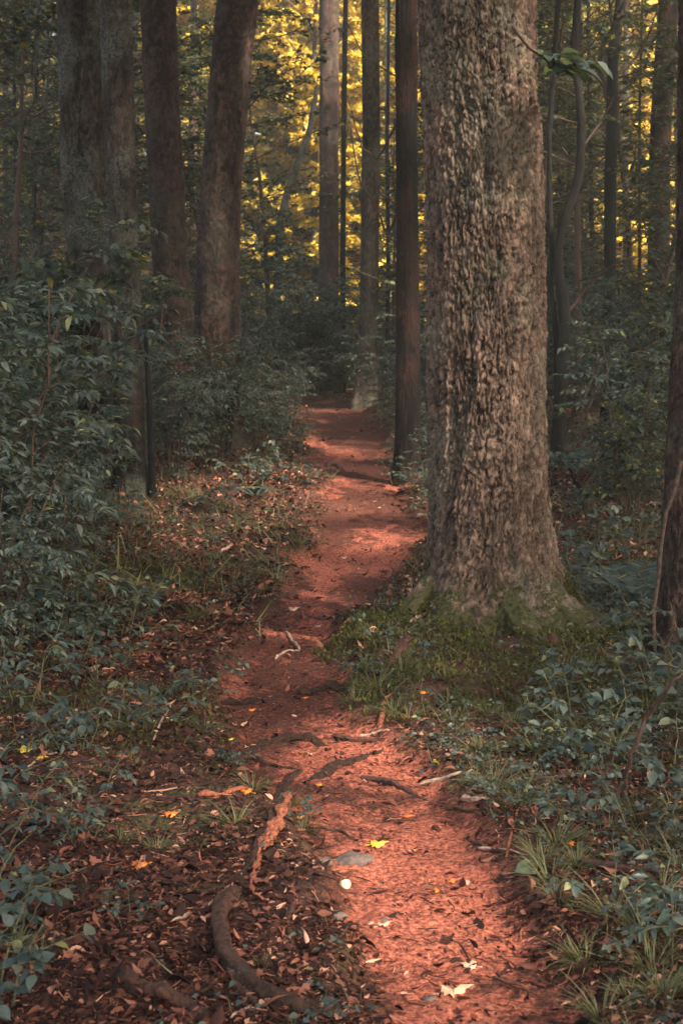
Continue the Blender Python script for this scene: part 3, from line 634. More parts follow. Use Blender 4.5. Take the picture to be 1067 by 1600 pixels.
for u, Y_, s, lb in [(118, 11.0, .8, 'airy bush reaching over the lower twin trunks'), (60, 8.9, .8, 'airy bush in front of the left twin trunk'), (10, 7.2, .9, 'airy bush leaning in over the left edge'), (262, 13.0, .7, 'airy bush with pale tips right of the twin trunks'), (690, 11.5, .4, 'thin sprig between charred and huge trunks'), (330, 14.6, .75, 'airy bush before the leaning trunk'), (975, 11.8, .8, 'airy bush rising behind the right bank')]:
    THIN.put(ug(u, Y_), lb, None, s)
right_bushes = [(1005, 12.6, .5, 'low bush in the greenery left of the right edge trunk'), (985, 11.2, .6, 'leafy bush beside the right edge trunk'), (1060, 12.8, .9, 'tall bush behind the right edge trunk'), (990, 16.8, .8, 'bush right of the crooked tree foot'),
   (1010, 17.5, 1.0, 'tall dusky bush at right between forked tree and edge'), (880, 19, 1.0, 'shaded bush close behind the crooked tree'), (1070, 16, 1.1, 'tall shaded bush cut by the right edge'), (662, 15.3, .42, 'small bush at the foot of the charred trunk'),
   (960, 22, 1.2, 'deep shaded bush right of the forked tree'), (618, 25, .6, 'small bush right of the pale trunk'), (640, 20, .8, 'bush seen between pale trunk and charred trunk'), (505, 31, .9, 'bush closing off the end of the path'), (528, 29.5, .8, 'bush hiding the foot of the pink-lit slender trunk'), (480, 28.5, .8, 'bush just beyond the left side of the path bend')]
for u, Y_, s, lb in right_bushes: BUSH.put(ug(u, Y_), lb, None, s)
# deeper bushes, look-alikes
for i in range(62):
    Y_ = 22 + 30 * rng.random() ** .9; u = rng.uniform(-150, 1220)
    if 470 < u < 600 and Y_ < 27: continue
    s = rng.uniform(.9, 1.5)
    BUSH.put(ug(u, Y_), 'dusky ' + ('tall' if s > 1.2 else 'low') + ' bush deep in the woods ' + col(u), 'bushes deep in the woods', s)

def under_tree(root, H=7., mat='mid', nb=26, L=.11, lean=.3, t0=.25, bl=1.7, tw=8, nl=9):
    s = np.linspace(0, 1, 8)
    a = rng.uniform(0, 6.28); S = np.stack([np.cos(a) * lean * s ** 1.6 * H * .3, np.sin(a) * lean * s ** 1.6 * H * .3, H * s - .1], 1) + rng.normal(size=(8, 3)) * .05 * s[:, None]
    S = S[None]
    G = Geo(); G.add(*tubes(S, np.linspace(.008 * H + .01, .008, 8)[None], 8)); G.obj('trunk', M['twig'], root)
    B = spawn(S, nb, t0, bl, 1.25, .05, flat=.55)
    T = spawn(B, tw, .15, .55, .95, -.1, planar=.9, flat=.5)
    G = Geo(); G.add(*tubes(B, np.tile(np.linspace(.016, .004, 5), (len(B), 1)), 5, False)); G.add(*tubes(T, np.tile(np.linspace(.004, .0015, 5), (len(T), 1)), 3, False))
    G.obj('branches', M['twig'], root)
    Lf = Geo(); foliate(Lf, T, nl, L, RHOMB, 1.3); foliate(Lf, B, nl, L, RHOMB, 1.3, tmin=.3); Lf.obj('crown', M[mat], root)
UT = Kind('understory_tree', 'tree', [dict(H=7, nb=34), dict(H=8.5, nb=40, bl=2.0), dict(H=6, nb=30, lean=.8), dict(H=9, nb=44, bl=1.8, t0=.35)], under_tree)
spec = [(20, 17, .85, 'leafy young tree filling the upper left corner'), (-60, 14, .8, 'leafy young tree at the left margin'), (150, 21, .9, 'young tree behind the twin trunks'), (208, 24, .9, 'young tree glimpsed between twin trunks and reddish trunk'),
        (300, 25, .9, 'young tree between the reddish and leaning trunks'), (900, 20, .9, 'leafy young tree right of the huge trunk'), (1010, 21, .95, 'leafy young tree beside the forked tree'), (1080, 17, .9, 'leafy young tree at the right margin'),
        (615, 27, .7, 'young leafy tree between the pale and charred trunks'), (860, 26, 1., 'young tree close behind the huge trunk'), (560, 36, .9, 'young tree behind the pale trunk'), (428, 27, .8, 'slender young tree whose dark sprays hang before the golden leaves')]
for u, Y_, s, lb in spec: UT.put(ug(u, Y_), lb, None, s)
for i in range(70):
    Y_ = rng.uniform(22, 46); u = rng.uniform(-200, 1270)
    if 380 < u < 620: u = u - 300 if u < 500 else u + 300 
    if u > 540 and Y_ > 35: Y_ = Y_ - 12
    if 830 < u < 1080 and i % 3: continue
    UT.put(ug(u, Y_), 'shaded ' + ('nearer' if Y_ < 30 else 'hazier farther') + ' young tree ' + col(u), 'young trees deep in the woods', rng.uniform(.8, 1.25))
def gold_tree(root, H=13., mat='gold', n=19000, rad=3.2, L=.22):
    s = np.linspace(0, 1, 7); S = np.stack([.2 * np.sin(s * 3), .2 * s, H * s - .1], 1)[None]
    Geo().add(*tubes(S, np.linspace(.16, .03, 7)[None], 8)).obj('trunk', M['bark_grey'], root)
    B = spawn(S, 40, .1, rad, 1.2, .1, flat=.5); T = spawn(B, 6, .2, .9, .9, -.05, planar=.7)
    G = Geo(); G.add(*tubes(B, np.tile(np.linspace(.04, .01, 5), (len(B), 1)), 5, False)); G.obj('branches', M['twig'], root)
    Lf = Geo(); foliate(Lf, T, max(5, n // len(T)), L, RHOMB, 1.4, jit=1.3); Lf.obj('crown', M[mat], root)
GT = Kind('golden_tree', 'tree', [dict(), dict(H=15, rad=3.6), dict(H=11)], gold_tree)
OT = Kind('olive_tree', 'tree', [dict(mat='olive'), dict(mat='olive', H=15, rad=3.8), dict(mat='olive', H=18)], gold_tree)
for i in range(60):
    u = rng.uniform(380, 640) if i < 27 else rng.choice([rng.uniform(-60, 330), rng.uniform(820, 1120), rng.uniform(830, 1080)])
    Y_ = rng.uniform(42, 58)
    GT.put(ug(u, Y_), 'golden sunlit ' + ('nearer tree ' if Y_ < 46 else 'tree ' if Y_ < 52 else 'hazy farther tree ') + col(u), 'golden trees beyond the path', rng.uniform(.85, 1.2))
for i in range(46):
    u = rng.uniform(-260, 1330); Y_ = rng.uniform(54, 80)
    (GT if 400 < u < 620 else OT).put(ug(u, Y_), ('golden ' if 400 < u < 620 else 'olive ') + ('' if Y_ < 67 else 'farthest ') + 'tree at the back ' + col(u), 'yellowing trees at the back', rng.uniform(1., 1.3))
# the far wood as one mass
G = Geo(); n = 90000
a = rng.uniform(-1.2, 1.2, n); R_ = rng.uniform(88, 104, n); zf = rng.random(n) ** .8 * 34
P = np.stack([np.sin(a) * R_, np.cos(a) * R_, zf + .5], 1)
P += .8 * rng.normal(size=P.shape)
leaves(G, P, rdir(n), rdir(n, .8), rng.uniform(.5, .95, n), RHOMB, 1.7)
G.obj('distant_woods', M['olive'])['kind'] = 'stuff'

# ------------------------------------------------------------------ seedlings, ferns, grass
SEED = Kind('broadleaf_seedling', 'seedling', [dict(H=.5, nst=3, spread=.7, ntw=5, nl=6, L=.066, tm=BROAD, mat='teal2', twl=.2, stem='stemg', t0=.35, sub=0), dict(H=.6, nst=4, spread=.9, ntw=5, nl=6, L=.068, tm=BROAD, mat='teal2', twl=.22, stem='stemg', t0=.3, sub=0),
    dict(H=.42, nst=4, spread=1.1, ntw=4, nl=5, L=.062, tm=BROAD, mat='teal2', twl=.18, stem='stemg', t0=.3, sub=0), dict(H=.6, nst=4, spread=.9, ntw=6, nl=7, L=.075, tm=LANCE, mat='teal2', twl=.24, stem='stemg', t0=.25, sub=0)], shrub_meshes)
near_seed = [(930, 880, 1.0, 'broad-leaved seedling just right of the huge trunk'), (990, 850, 1.1, 'broad-leaved seedling between huge trunk and edge trunk'), (1000, 920, 1.2, 'leafy seedling at the foot of the right edge trunk'), (1050, 1080, 1.0, 'seedling under the right edge trunk'),
    (985, 1150, 1.1, 'seedling with wide leaves on the right bank'), (930, 1190, .9, 'seedling low on the right bank below the mossy foot'), (1050, 1210, 1.1, 'large-leaved seedling at the right edge'), (890, 1100, .8, 'seedling beside the moss of the huge trunk'),
    (1010, 1330, .8, 'seedling near the lower right edge'), (900, 1290, .6, 'small seedling at the right side of the red path'), (960, 1420, .7, 'seedling among grass at lower right'), (1050, 1500, .8, 'seedling in the lower right corner'),
    (800, 935, .55, 'seedling with pale leaves against the front of the huge trunk'), (860, 1180, .6, 'tiny seedling on the bank below the moss mound'), (1030, 1010, 1.0, 'seedling in front of the edge trunk base'),
    (30, 1110, 1.0, 'pale-stemmed seedling reaching in from the left edge'), (-10, 1050, 1.2, 'broad-leaved plant at the left edge under the bushes'), (120, 1010, 1.0, 'seedling in the left litter below the bushes'), (-50, 1240, 1.0, 'broad-leaved plant half outside the left edge'), (-20, 1330, .9, 'drooping plant on the lower left edge'),
    (30, 1460, .65, 'low drooping plant at lower left'), (-20, 1570, .9, 'big-leaved plant in the lower left corner'), (-60, 1430, 1.0, 'large drooping plant cut by the lower left edge'), (180, 1000, .7, 'small seedling on the left bank'), (230, 960, .6, 'small seedling left of the path'), (300, 1090, .6, 'low leafy seedling on the left of the path'),
    (260, 1130, .6, 'leafy seedling by the mossy hump left of the path'), (130, 1320, .5, 'single low seedling in brown litter'), (200, 1450, .35, 'tiny seedling in litter at lower left'), (400, 760, 1.0, 'seedling clump below the dark bush'), (425, 735, .9, 'seedling by the path near the rounded bush'),
    (460, 700, .9, 'seedling at the left path edge near the bend'), (620, 760, .8, 'seedling clump before the charred trunk'), (655, 770, .9, 'seedling clump between charred and huge trunks'), (640, 735, .9, 'upright pale sprig against the charred trunk'), (340, 800, .7, 'seedling in grass left of the path'),
    (470, 1290, .35, 'small leafy sprig by the broken root'), (370, 1200, .35, 'small leafy sprig above the broken root'), (150, 1230, .6, 'seedling in the left litter'), (120, 1180, .7, 'wide seedling near the yellow leaf'), (770, 1260, .5, 'seedling beside the pale stick right of the path'), (560, 1060, .4, 'small seedling on the left foot of the moss mound'), (600, 1000, .5, 'pale seedling left of the huge trunk')]
for u, v, s, lb in near_seed: SEED.put(at(u, v), lb, None, s * (.72 if v > 1080 else .85))
k = 0
while k < 105:
    u = rng.uniform(-60, 1130); Y_ = rng.uniform(5, 19)
    x = (u - 533.5) / F * Y_
    if pathmask(x, Y_) > .02 or (u > 480 and u < 850 and Y_ < 12) or (200 < u < 520 and Y_ < 13 and rng.random() < .85): continue
    k += 1
    SEED.put(ug(u, Y_), 'small wild seedling ' + where(ug(u, Y_)), 'seedlings on the forest floor', rng.uniform(.35, .85))

def fern(root, n=7, L=.42):
    Lf = Geo(); St = Geo()
    az = np.arange(n) / n * 6.28 + rng.uniform(-.3, .3, n); s = np.linspace(0, 1, 9)
    P = np.stack([np.cos(az)[:, None] * s * L, np.sin(az)[:, None] * s * L, (s * 1.1 - s ** 2 * .7)[None] * L * rng.uniform(.7, 1.1, n)[:, None]], -1)
    St.add(*tubes(P, np.tile(np.linspace(.002, .0006, 9), (n, 1)), 4, False)); St.obj('stems', M['stemg'], root)
    nl = 26; t = np.linspace(.15, .98, nl)
    for side in (-1, 1):
        f = t * 8; i = np.minimum(f.astype(int), 7)
        A = P[:, i]; B = P[:, i + 1]; pos = (A + (B - A) * (f - i)[None, :, None]).reshape(-1, 3); tan = nrm(B - A).reshape(-1, 3)
        sd = nrm(np.cross(tan, np.array([[0, 0, 1.]]))) * side
        ln = np.tile(L * .28 * np.sin(np.pi * (t * .85 + .12)) ** .8, n)
        leaves(Lf, pos, sd + tan * .35, np.cross(tan, sd) * side, ln, RHOMB, .30)
    Lf.obj('fronds', M['teal2'], root)
FERN = Kind('fern', 'fern', [dict(), dict(n=6, L=.5)], fern)
for u, v, s, lb in [(985, 935, 1., 'fern with fine fronds left of the edge trunk'), (1010, 960, .9, 'fern spreading before the right edge trunk'), (890, 740, 1.2, 'fern behind the huge trunk near the fallen log'), (400, 780, .5, 'fern on the left grass by the path'), (500, 1590, .14, 'small fern frond low at the path edge')]:
    FERN.put(at(u, v), lb, None, s)

def grass_tuft(root, n=64, L=.22, sp=.05):
    az = rng.uniform(0, 6.28, n); r = sp * np.sqrt(rng.random(n))
    P = np.stack([np.cos(az) * r, np.sin(az) * r, -.01 + 0 * az], 1)
    e = rng.uniform(.5, 1.45, n); D = np.stack([np.cos(az) * np.cos(e), np.sin(az) * np.cos(e), np.sin(e)], 1) + rng.normal(size=(n, 3)) * .12
    N = np.stack([-np.cos(az) * np.sin(e), -np.sin(az) * np.sin(e), np.cos(e)], 1)
    G = Geo(); leaves(G, P, D, N, L * rng.uniform(.5, 1.2, n), BLADE, .9, curl=rng.uniform(.4, 1.6, n)); o = G.obj('blades', M['grass'], root)
GR = Kind('grass_tuft', 'grass tuft', [dict(), dict(n=80, L=.16), dict(n=46, L=.25)], grass_tuft)
gt = [(770, 1235, 1.0, 'grass tuft beside the pale stick'), (800, 1260, .9, 'grass tuft at the right rim of the path'), (370, 1290, .7, 'sparse grass tuft above the litter left of the broken root'), (395, 1235, .7, 'grass tuft near the top of the broken root'), (475, 1300, .8, 'grass tuft right of the broken root'), (455, 1260, .6, 'grass sprigs touching the broken root'),
      (940, 1590, .75, 'tall grass tuft in the lower right corner'), (980, 1560, .8, 'grass tuft near the lower right corner'), (900, 1500, .65, 'grass tuft right of the path at the bottom'), (870, 1320, .9, 'arching grass tuft over the right path edge'), (640, 1040, 1.0, 'grass tuft on the left of the moss mound'), (590, 1080, 1., 'grass tuft at the mound foot by the path'),
      (555, 1100, .8, 'grass tuft hanging over the path edge'), (800, 1130, .9, 'grass tuft below the mossy foot'), (840, 1180, .9, 'grass tuft on the right bank'), (470, 850, .9, 'grass tuft on the left path edge'), (400, 900, .8, 'grass tuft left of the path at mid distance'), (440, 830, 1., 'grass tuft in the lit grass left of the path')]
for u, v, s, lb in gt: GR.put(at(u, v), lb, None, s * .6)
k = 0
while k < 150:
    u = rng.uniform(-40, 1110); v = rng.uniform(760, 1640); p = at(u, v)
    pm = float(pathmask(p[0], p[1]))
    if pm > .3 or (u < 560 and v > 1150 and rng.random() < .95): continue
    if math.hypot(p[0] - TX, p[1] - TY) < .45: continue
    k += 1
    GR.put(p, 'short grass tuft ' + where(p), 'grass tufts on the forest floor', rng.uniform(.25, .6))

# ------------------------------------------------------------------ loose cover: litter, twigs, herbs, moss
def scatter(n, dens, y0=2.6, y1=15., pw=1.6):
    y = y0 + (y1 - y0) * rng.random(n) ** pw
    x = rng.uniform(-1, 1, n) * (.30 * y + .6)
    k = rng.random(n) < dens(x, y); x, y = x[k], y[k]
    return x, y, height(x, y)
def gnorm(x, y):
    e = .04; hx = (height(x + e, y) - height(x - e, y)) / (2 * e); hy = (height(x, y + e) - height(x, y - e)) / (2 * e)
    return nrm(np.stack([-hx, -hy, np.ones_like(hx)], 1))
mossm = lambda x, y: ss(1.3, .9, np.hypot((x - TX + .05) / .85, (y - TY + .35))) + ss(.46, .28, np.hypot(x - .36, y - 6.0)) + .8 * ss(.55, .3, np.hypot(x + 1.35, (y - 8.6) * .8)) + .5 * ss(.2, .5, fbm(x * .9, y * .9, s=77, o=2)) * ss(.3, 1.2, np.abs(x - .2))
lit = lambda x, y: (1 - .90 * pathmask(x, y)) * (1 - .85 * np.clip(mossm(x, y), 0, 1)) * np.clip(.75 + .5 * fbm(x * 1.7, y * 1.7, s=88, o=2), .1, 1)
G = Geo(); x, y, z = scatter(300000, lit)
n = len(x); Nn = gnorm(x, y) + rng.normal(size=(n, 3)) * .45
D = rng.normal(size=(n, 3)); D[:, 2] *= .25
sz = rng.gamma(2., .0068, n) + .005
P = np.stack([x, y, z + rng.uniform(.001, .012, n)], 1)
leaves(G, P, D, Nn, sz, OVATE, rng.uniform(.18, .95, n), rnd=rng.random(n) ** 1.2, curl=rng.uniform(-1.5, 2.5, n))
x, y, z = scatter(9000, lambda x, y: lit(x, y) * (pathmask(x, y) < .3)); n = len(x)
D = rng.normal(size=(n, 3)); D[:, 2] *= .2
leaves(G, np.stack([x, y, z + .008], 1), D, gnorm(x, y) + rng.normal(size=(n, 3)) * .35, rng.uniform(.025, .06, n), MAPLE, rng.uniform(.7, 1.1, n), rnd=rng.random(n) ** 1.5, curl=rng.uniform(-2, 3, n))
x, y, z = scatter(130000, lambda x, y: np.clip(lit(x, y) * 1.1 * (1 - .8 * pathmask(x, y)), 0, 1), 6.5, 26., 1.); n = len(x)
D = rng.normal(size=(n, 3)); D[:, 2] *= .3
leaves(G, np.stack([x, y, z + .01], 1), D, gnorm(x, y) + rng.normal(size=(n, 3)) * .6, rng.uniform(.02, .06, n), OVATE, rng.uniform(.4, 1.2, n), rnd=rng.random(n) ** .8, curl=rng.uniform(-2, 3, n))
G.obj('leaf_litter', M['litter'])['kind'] = 'stuff'
# small woody bits
G = Geo(); x, y, z = scatter(80000, lambda x, y: np.clip(lit(x, y) + .10, 0, 1), pw=1.8); n = len(x)
a = rng.uniform(0, 6.28, n); l = rng.gamma(1.6, .012, n) + .004; s = np.linspace(-.5, .5, 4)
P = np.stack([x[:, None] + np.cos(a)[:, None] * l[:, None] * s, y[:, None] + np.sin(a)[:, None] * l[:, None] * s, np.zeros((n, 4))], -1) + rng.normal(size=(n, 4, 3)) * .05 * l[:, None, None]
P[:, :, 2] = height(P[:, :, 0], P[:, :, 1]) + .003 + rng.uniform(0, .006, (n, 1)) + rng.uniform(-.15, .15, (n, 1)) * l[:, None] * s
V, T, Q = tubes(P, np.broadcast_to((.0008 + .018 * l)[:, None], (n, 4)) * rng.uniform(.5, 1.1, (n, 1)), 4, False)
G.add(V, T, Q, np.repeat(rng.random(n), 16)); G.obj('twig_litter', M['litter'])['kind'] = 'stuff'
# herb layer of little leaves
def herb(x, y):
    d = (1 - pathmask(x, y)) * np.clip(.30 + .9 * fbm(x * 1.3, y * 1.3, s=99, o=3), 0, 1)
    d = np.where(x > .2, d * 1.2 + .15 * (pathmask(x, y) < .05), d * (.25 + .75 * ss(-.9, -1.6, x / np.maximum(y / 7, .6)) + .45 * ss(8, 12, y)))
    d = np.where((x < .2) & (y < 6.5), d * .45, d)
    return np.clip(d, 0, 1)
G = Geo(); Gs = Geo()
x, y, z = scatter(30000, herb, 2.7, 24., 1.5); n = len(x); hgt = rng.gamma(2., .022, n) * (.6 + .05 * y)
for q in range(4):
    a = rng.uniform(0, 6.28, n); r = hgt * .35
    P = np.stack([x + np.cos(a) * r * .3, y + np.sin(a) * r * .3, z + hgt * rng.uniform(.6, 1.1, n)], 1)
    D = np.stack([np.cos(a), np.sin(a), rng.uniform(-.3, .25, n)], 1)
    leaves(G, P, D, rdir(n, 2.), (.010 + .018 * rng.random(n)) * (.8 + .05 * y), OVATE, rng.uniform(.6, 1.1, n))
G.obj('ground_cover', M['teal2'])['kind'] = 'stuff'
# short grass / sedge
G = Geo(); x, y, z = scatter(50000, lambda x, y: np.clip(herb(x, y) * .8 + .5 * mossm(x, y) * (1 - pathmask(x, y)), 0, 1), 2.7, 18., 1.5); n = len(x)
D = rdir(n, 1.6); leaves(G, np.stack([x, y, z - .003], 1), D, np.cross(D, rdir(n)), np.minimum(rng.gamma(3, .017, n), .10), BLADE, .9, curl=rng.uniform(-1, 1.5, n))
bank = lambda x, y: (1 - pathmask(x, y)) * np.clip(.55 + .9 * fbm(x * 1.1, y * 1.1, s=123, o=3), 0, 1) * ss(7.2, 9, y)
x, y, z = scatter(90000, bank, 7., 24., 1.1); n = len(x)
D = rdir(n, 1.3); leaves(G, np.stack([x, y, z - .003], 1), D, np.cross(D, rdir(n)), rng.gamma(3, .022, n), BLADE, 1.5, curl=rng.uniform(-1, 1.5, n))
G.obj('wild_grass', M['grass'])['kind'] = 'stuff'
# moss carpet
G = Geo(); x, y, z = scatter(160000, lambda x, y: np.clip(mossm(x, y), 0, 1) * (1 - pathmask(x, y)) * np.clip(.75 + fbm(x * 5, y * 5, s=55, o=3), 0, 1), 4.5, 10, 1.); n = len(x)
D = rdir(n, 1.3); leaves(G, np.stack([x, y, z], 1), D, np.cross(D, rdir(n)), rng.uniform(.012, .034, n), RHOMB, .9, rnd=np.clip(.5 + .5 * fbm(x * 4, y * 4, s=56, o=3) + rng.normal(size=n) * .15, 0, 1))
G.obj('moss_carpet', M['moss'])['kind'] = 'stuff'
# moss tufts climbing the big tree's foot
n = 17000; th = rng.uniform(math.pi * .95, math.pi * 2.05, n); hz = rng.gamma(1.6, .10, n)
bx, by = bigb[0], bigb[1]
rr = .318 * (1 + .95 * np.exp(-(np.maximum(hz, 0) + .11) / .20) * np.clip(.45 + .75 * (.55 + .45 * np.cos(5 * th + 11) + .3 * np.cos(3 * th + 25.3)), .1, 2))
kk = rng.random(n) < np.clip(.75 - hz / .55 + 1.1 * fbm(np.cos(th) * 4, np.sin(th) * 4, hz * 6, s=5, o=2), 0, 1)
P = np.stack([np.cos(th) * rr, np.sin(th) * rr, hz - .02], 1)[kk]
Nr = np.stack([np.cos(th), np.sin(th), .3 + 0 * th], 1)[kk]; m_ = len(P)
D = nrm(Nr + rng.normal(size=(m_, 3)) * .6)
G = Geo(); leaves(G, P, D, np.cross(D, rdir(m_)), rng.uniform(.007, .018, m_), RHOMB, .9, rnd=np.clip(rng.random(m_) * .8, 0, 1)); G.obj('moss', M['moss'], big)
n = 9000; az_ = rng.uniform(math.pi, 2.1 * math.pi, n); rd = rng.uniform(.38, .95, n)
X_ = np.cos(az_) * rd; Y_ = np.sin(az_) * rd; keep = fbm(X_ * 5, Y_ * 5, s=66, o=3) > -.1
X_, Y_ = X_[keep], Y_[keep]; P = np.stack([X_, Y_, height(X_ + bigb[0], Y_ + bigb[1]) - bigb[2] + .01 + .05 * np.exp(-(rd[keep] - .38) / .2)], 1); m_ = len(P); D = rdir(m_, 1.2)
G = Geo(); leaves(G, P, D, np.cross(D, rdir(m_)), rng.uniform(.01, .03, m_), RHOMB, .9, rnd=rng.random(m_)); o_ = G.obj('moss', M['moss'], big)
# a leafy branch hanging beside the big trunk
P = np.array([onY(u, v, 6.75) for u, v in [(800, 40), (835, 85), (870, 100), (905, 108)]]) - bigb[None]
Pm = np.stack([np.interp(np.linspace(0, 3, 5), np.arange(4), P[:, k]) for k in range(3)], 1)[None]
G = Geo(); G.add(*tubes(Pm, np.linspace(.012, .003, 5)[None], 6)); T = spawn(Pm, 7, .3, .22, .9, -.05, planar=.95, flat=.2); G.add(*tubes(T, np.tile(np.linspace(.003, .001, 5), (len(T), 1)), 4))
Lf = Geo(); foliate(Lf, T, 5, .12, BROAD, .7, droop=.12, jit=.2); foliate(Lf, Pm, 7, .13, BROAD, .7, tmin=.4, droop=.1, jit=.2)
bo = G.obj('leafy_branch', M['twig'], big); Lf.obj('foliage', M['teal'], bo)

# ------------------------------------------------------------------ roots, sticks, fallen leaves
M['root'] = barkmat('root_bark', (.022, .012, .009), (.12, .060, .042), (.26, .11, .075), .6, None, 2.5, 1.)
M['rootp'] = plainmat('peeled_salmon_root', (.09, .026, .015), (.48, .15, .080), 110, .85, 1.)
M['stick'] = plainmat('pale_stick', (.20, .11, .075), (.50, .33, .24), 60)
M['stickd'] = plainmat('dark_stick', (.030, .016, .012), (.10, .045, .032), 60)
M['yellow'] = plainmat('yellow_leaf', (.62, .38, .03), (.88, .62, .08), 30, .55)
M['orange'] = plainmat('orange_leaf', (.60, .12, .02), (.85, .30, .05), 30, .55)
M['cream'] = plainmat('cream_flesh', (.70, .55, .30), (.88, .76, .48), 25, .5)
M['greenl'] = plainmat('grey_green_leaf', (.09, .11, .065), (.17, .19, .12), 30, .6)
M['palel'] = plainmat('pale_dry_leaf', (.55, .28, .17), (.80, .50, .34), 30, .7)
def gl(pl, k=14):
    W = np.array([at(u, v)[:2] for u, v in pl]); t = np.arange(len(W)); tt = np.linspace(0, len(W) - 1, (len(W) - 1) * k + 1)
    W2 = np.stack([np.interp(tt, t, W[:, i]) for i in (0, 1)], 1)
    if len(W2) > 6:
        for _ in range(14): W2[1:-1] = .25 * W2[:-2] + .5 * W2[1:-1] + .25 * W2[2:]
    return W2
def root(pl, rpx, label, mat='root', rise=.3, name='tree_root', taper=.5, lump=.25, cat='root', flat=.8, group=None, parent=None, off=0., org=None):
    W = gl(pl, 16); n = len(W); p0 = at(*pl[0]); sc = np.interp(np.arange(n), [0, n - 1], [at(*pl[0])[1], at(*pl[-1])[1]])
    s = np.linspace(0, 1, n); r = rpx / F * sc * (1 - (1 - taper) * s) * (np.minimum(1, np.minimum(s, 1 - s) * 7 + .35))
    r = r * (1 + lump * vn(s * 9 + rpx, 0 * s + pl[0][0]))
    z = height(W[:, 0], W[:, 1]) + r * (rise + (0 if off or cat == 'stick' else .75 * vn(s * 5 + rpx, 0 * s, s=14))) + off + .004 * vn(s * 6, s * 0, s=4)
    P = np.stack([W[:, 0], W[:, 1], z], 1)
    org = np.array([W[0, 0], W[0, 1], float(height(*W[0]))]) if org is None else org
    k = 22; V, T, Q = tubes(P - org, r, k)
    nv = n * k; c = np.repeat(P - org, k, 0); d = V[:nv] - c
    _a = np.tile(np.arange(k) / k * 6.2832, n); _s = np.repeat(s, k)
    d = d * (1 + .13 * np.cos(4 * _a + 7 * _s) + .16 * vn(np.cos(_a) * 2.5, np.sin(_a) * 2.5, _s * n * .22, s=3) + .10 * vn(np.cos(_a) * 5, np.sin(_a) * 5, _s * n * .6, s=4))[:, None]
    bump = 1 + lump * fbm(V[:nv, 0] * 22, V[:nv, 1] * 22, V[:nv, 2] * 40, s=9, o=3)[:, None]; d = d * bump; d[:, 2] *= flat
    V[:nv] = c + d
    o = Geo().add(V, T, Q, .6).obj(name, M[mat], parent)
    if parent is None: o.location = tuple(org); tag(o, label, cat, group)
    return o, org
o1, g1_ = root([(470, 1205), (450, 1222), (436, 1250), (428, 1285), (408, 1322), (388, 1360), (370, 1400)], 12, 'dark root with a peeled salmon edge across the middle of the path', rise=.45)
for pl, r_ in (([(449, 1246), (446, 1262), (444, 1278)], 4.5), ([(444, 1278), (434, 1300), (422, 1318), (412, 1336)], 7.5), ([(420, 1312), (410, 1330), (402, 1352)], 7), ([(406, 1345), (400, 1365), (394, 1388)], 4.5), ([(392, 1385), (396, 1408), (412, 1414)], 3), ([(440, 1290), (430, 1308), (424, 1330)], 4)):
    root(pl, r_, '', 'rootp', name='peeled_edge', rise=1.2, taper=.8, lump=.7, parent=o1, org=g1_, off=.012)
root([(372, 1392), (345, 1432), (345, 1470), (352, 1505), (385, 1540), (440, 1570), (515, 1605)], 13, 'thick dark root curving out at the bottom of the path', rise=1.0, taper=1.1)
root([(352, 1505), (372, 1545), (398, 1575), (425, 1600)], 8, 'thinner root branching off the thick bottom root', rise=.8)
root([(180, 1525), (240, 1555), (290, 1572), (330, 1600)], 13, 'buried root crossing the lower left litter', rise=.6, taper=.9)
root([(310, 1247), (350, 1246), (375, 1238), (392, 1230)], 6, 'short salmon root lying level left of the broken root', 'rootp', rise=.5)
root([(180, 1253), (240, 1250), (300, 1252), (320, 1248)], 6, 'dark level root in the left litter', rise=.3)
root([(372, 1178), (410, 1162), (445, 1156), (490, 1158), (512, 1166)], 12, 'worn root hump crossing the upper path', rise=.1, lump=.15)
root([(345, 1100), (385, 1096), (430, 1098)], 8, 'smooth flat root low on the left of the path', rise=.05)
root([(468, 1088), (490, 1080), (520, 1070), (560, 1066)], 11, 'dark root sticking into the path from the mound', rise=.4)
root([(480, 1222), (520, 1200), (565, 1185), (600, 1170)], 13, 'broad worn root stepping across the path', rise=-.1, lump=.1)
root([(565, 1215), (600, 1225), (635, 1238), (668, 1252)], 7, 'dark splintered root on the red soil', 'stickd', rise=.4)
root([(628, 952), (640, 944), (656, 940)], 12, 'dark knobbly root stub left of the huge trunk', rise=.6)
root([(600, 1100), (598, 1120), (592, 1140)], 6, 'short rusty root on the front of the mound', 'rootp', rise=.5)
root([(510, 730), (520, 724), (538, 736)], 5, 'dark root poking from the left path edge far up', rise=.5)
root([(690, 1262), (740, 1268), (775, 1268), (800, 1280)], 5, 'tangled thin roots at the right rim of the path', rise=.4)
root([(215, 1075), (235, 1072), (262, 1078)], 14, 'mossy wood hump left of the path', 'root', rise=.2)
root([(455, 1420), (452, 1450), (458, 1480)], 11, 'small mossy upright stub in the lower litter', 'root', rise=.3)
root([(398, 1580), (360, 1570), (330, 1560), (300, 1562)], 5, 'thin root leaving the thick bottom root to the left', rise=.5)
root([(350, 1500), (330, 1520), (312, 1526), (280, 1524)], 4, 'fine rootlet beside the thick bottom root', rise=.5)
root([(430, 1280), (460, 1285), (480, 1300), (505, 1310)], 5, 'thin root running right from the peeled root', rise=.3)
root([(300, 1180), (340, 1190), (380, 1186), (420, 1196), (470, 1204)], 6, 'long thin root crossing above the broken root', rise=.3)
root([(520, 1150), (550, 1160), (600, 1156)], 7, 'dark root below the mound edge', rise=.2)
root([(640, 1000), (610, 1040), (590, 1090)], 9, 'mossy root running down the mound from the huge trunk', rise=.2)
root([(860, 1000), (880, 1040), (905, 1075)], 11, 'dark buttress root right of the huge trunk', rise=.5)
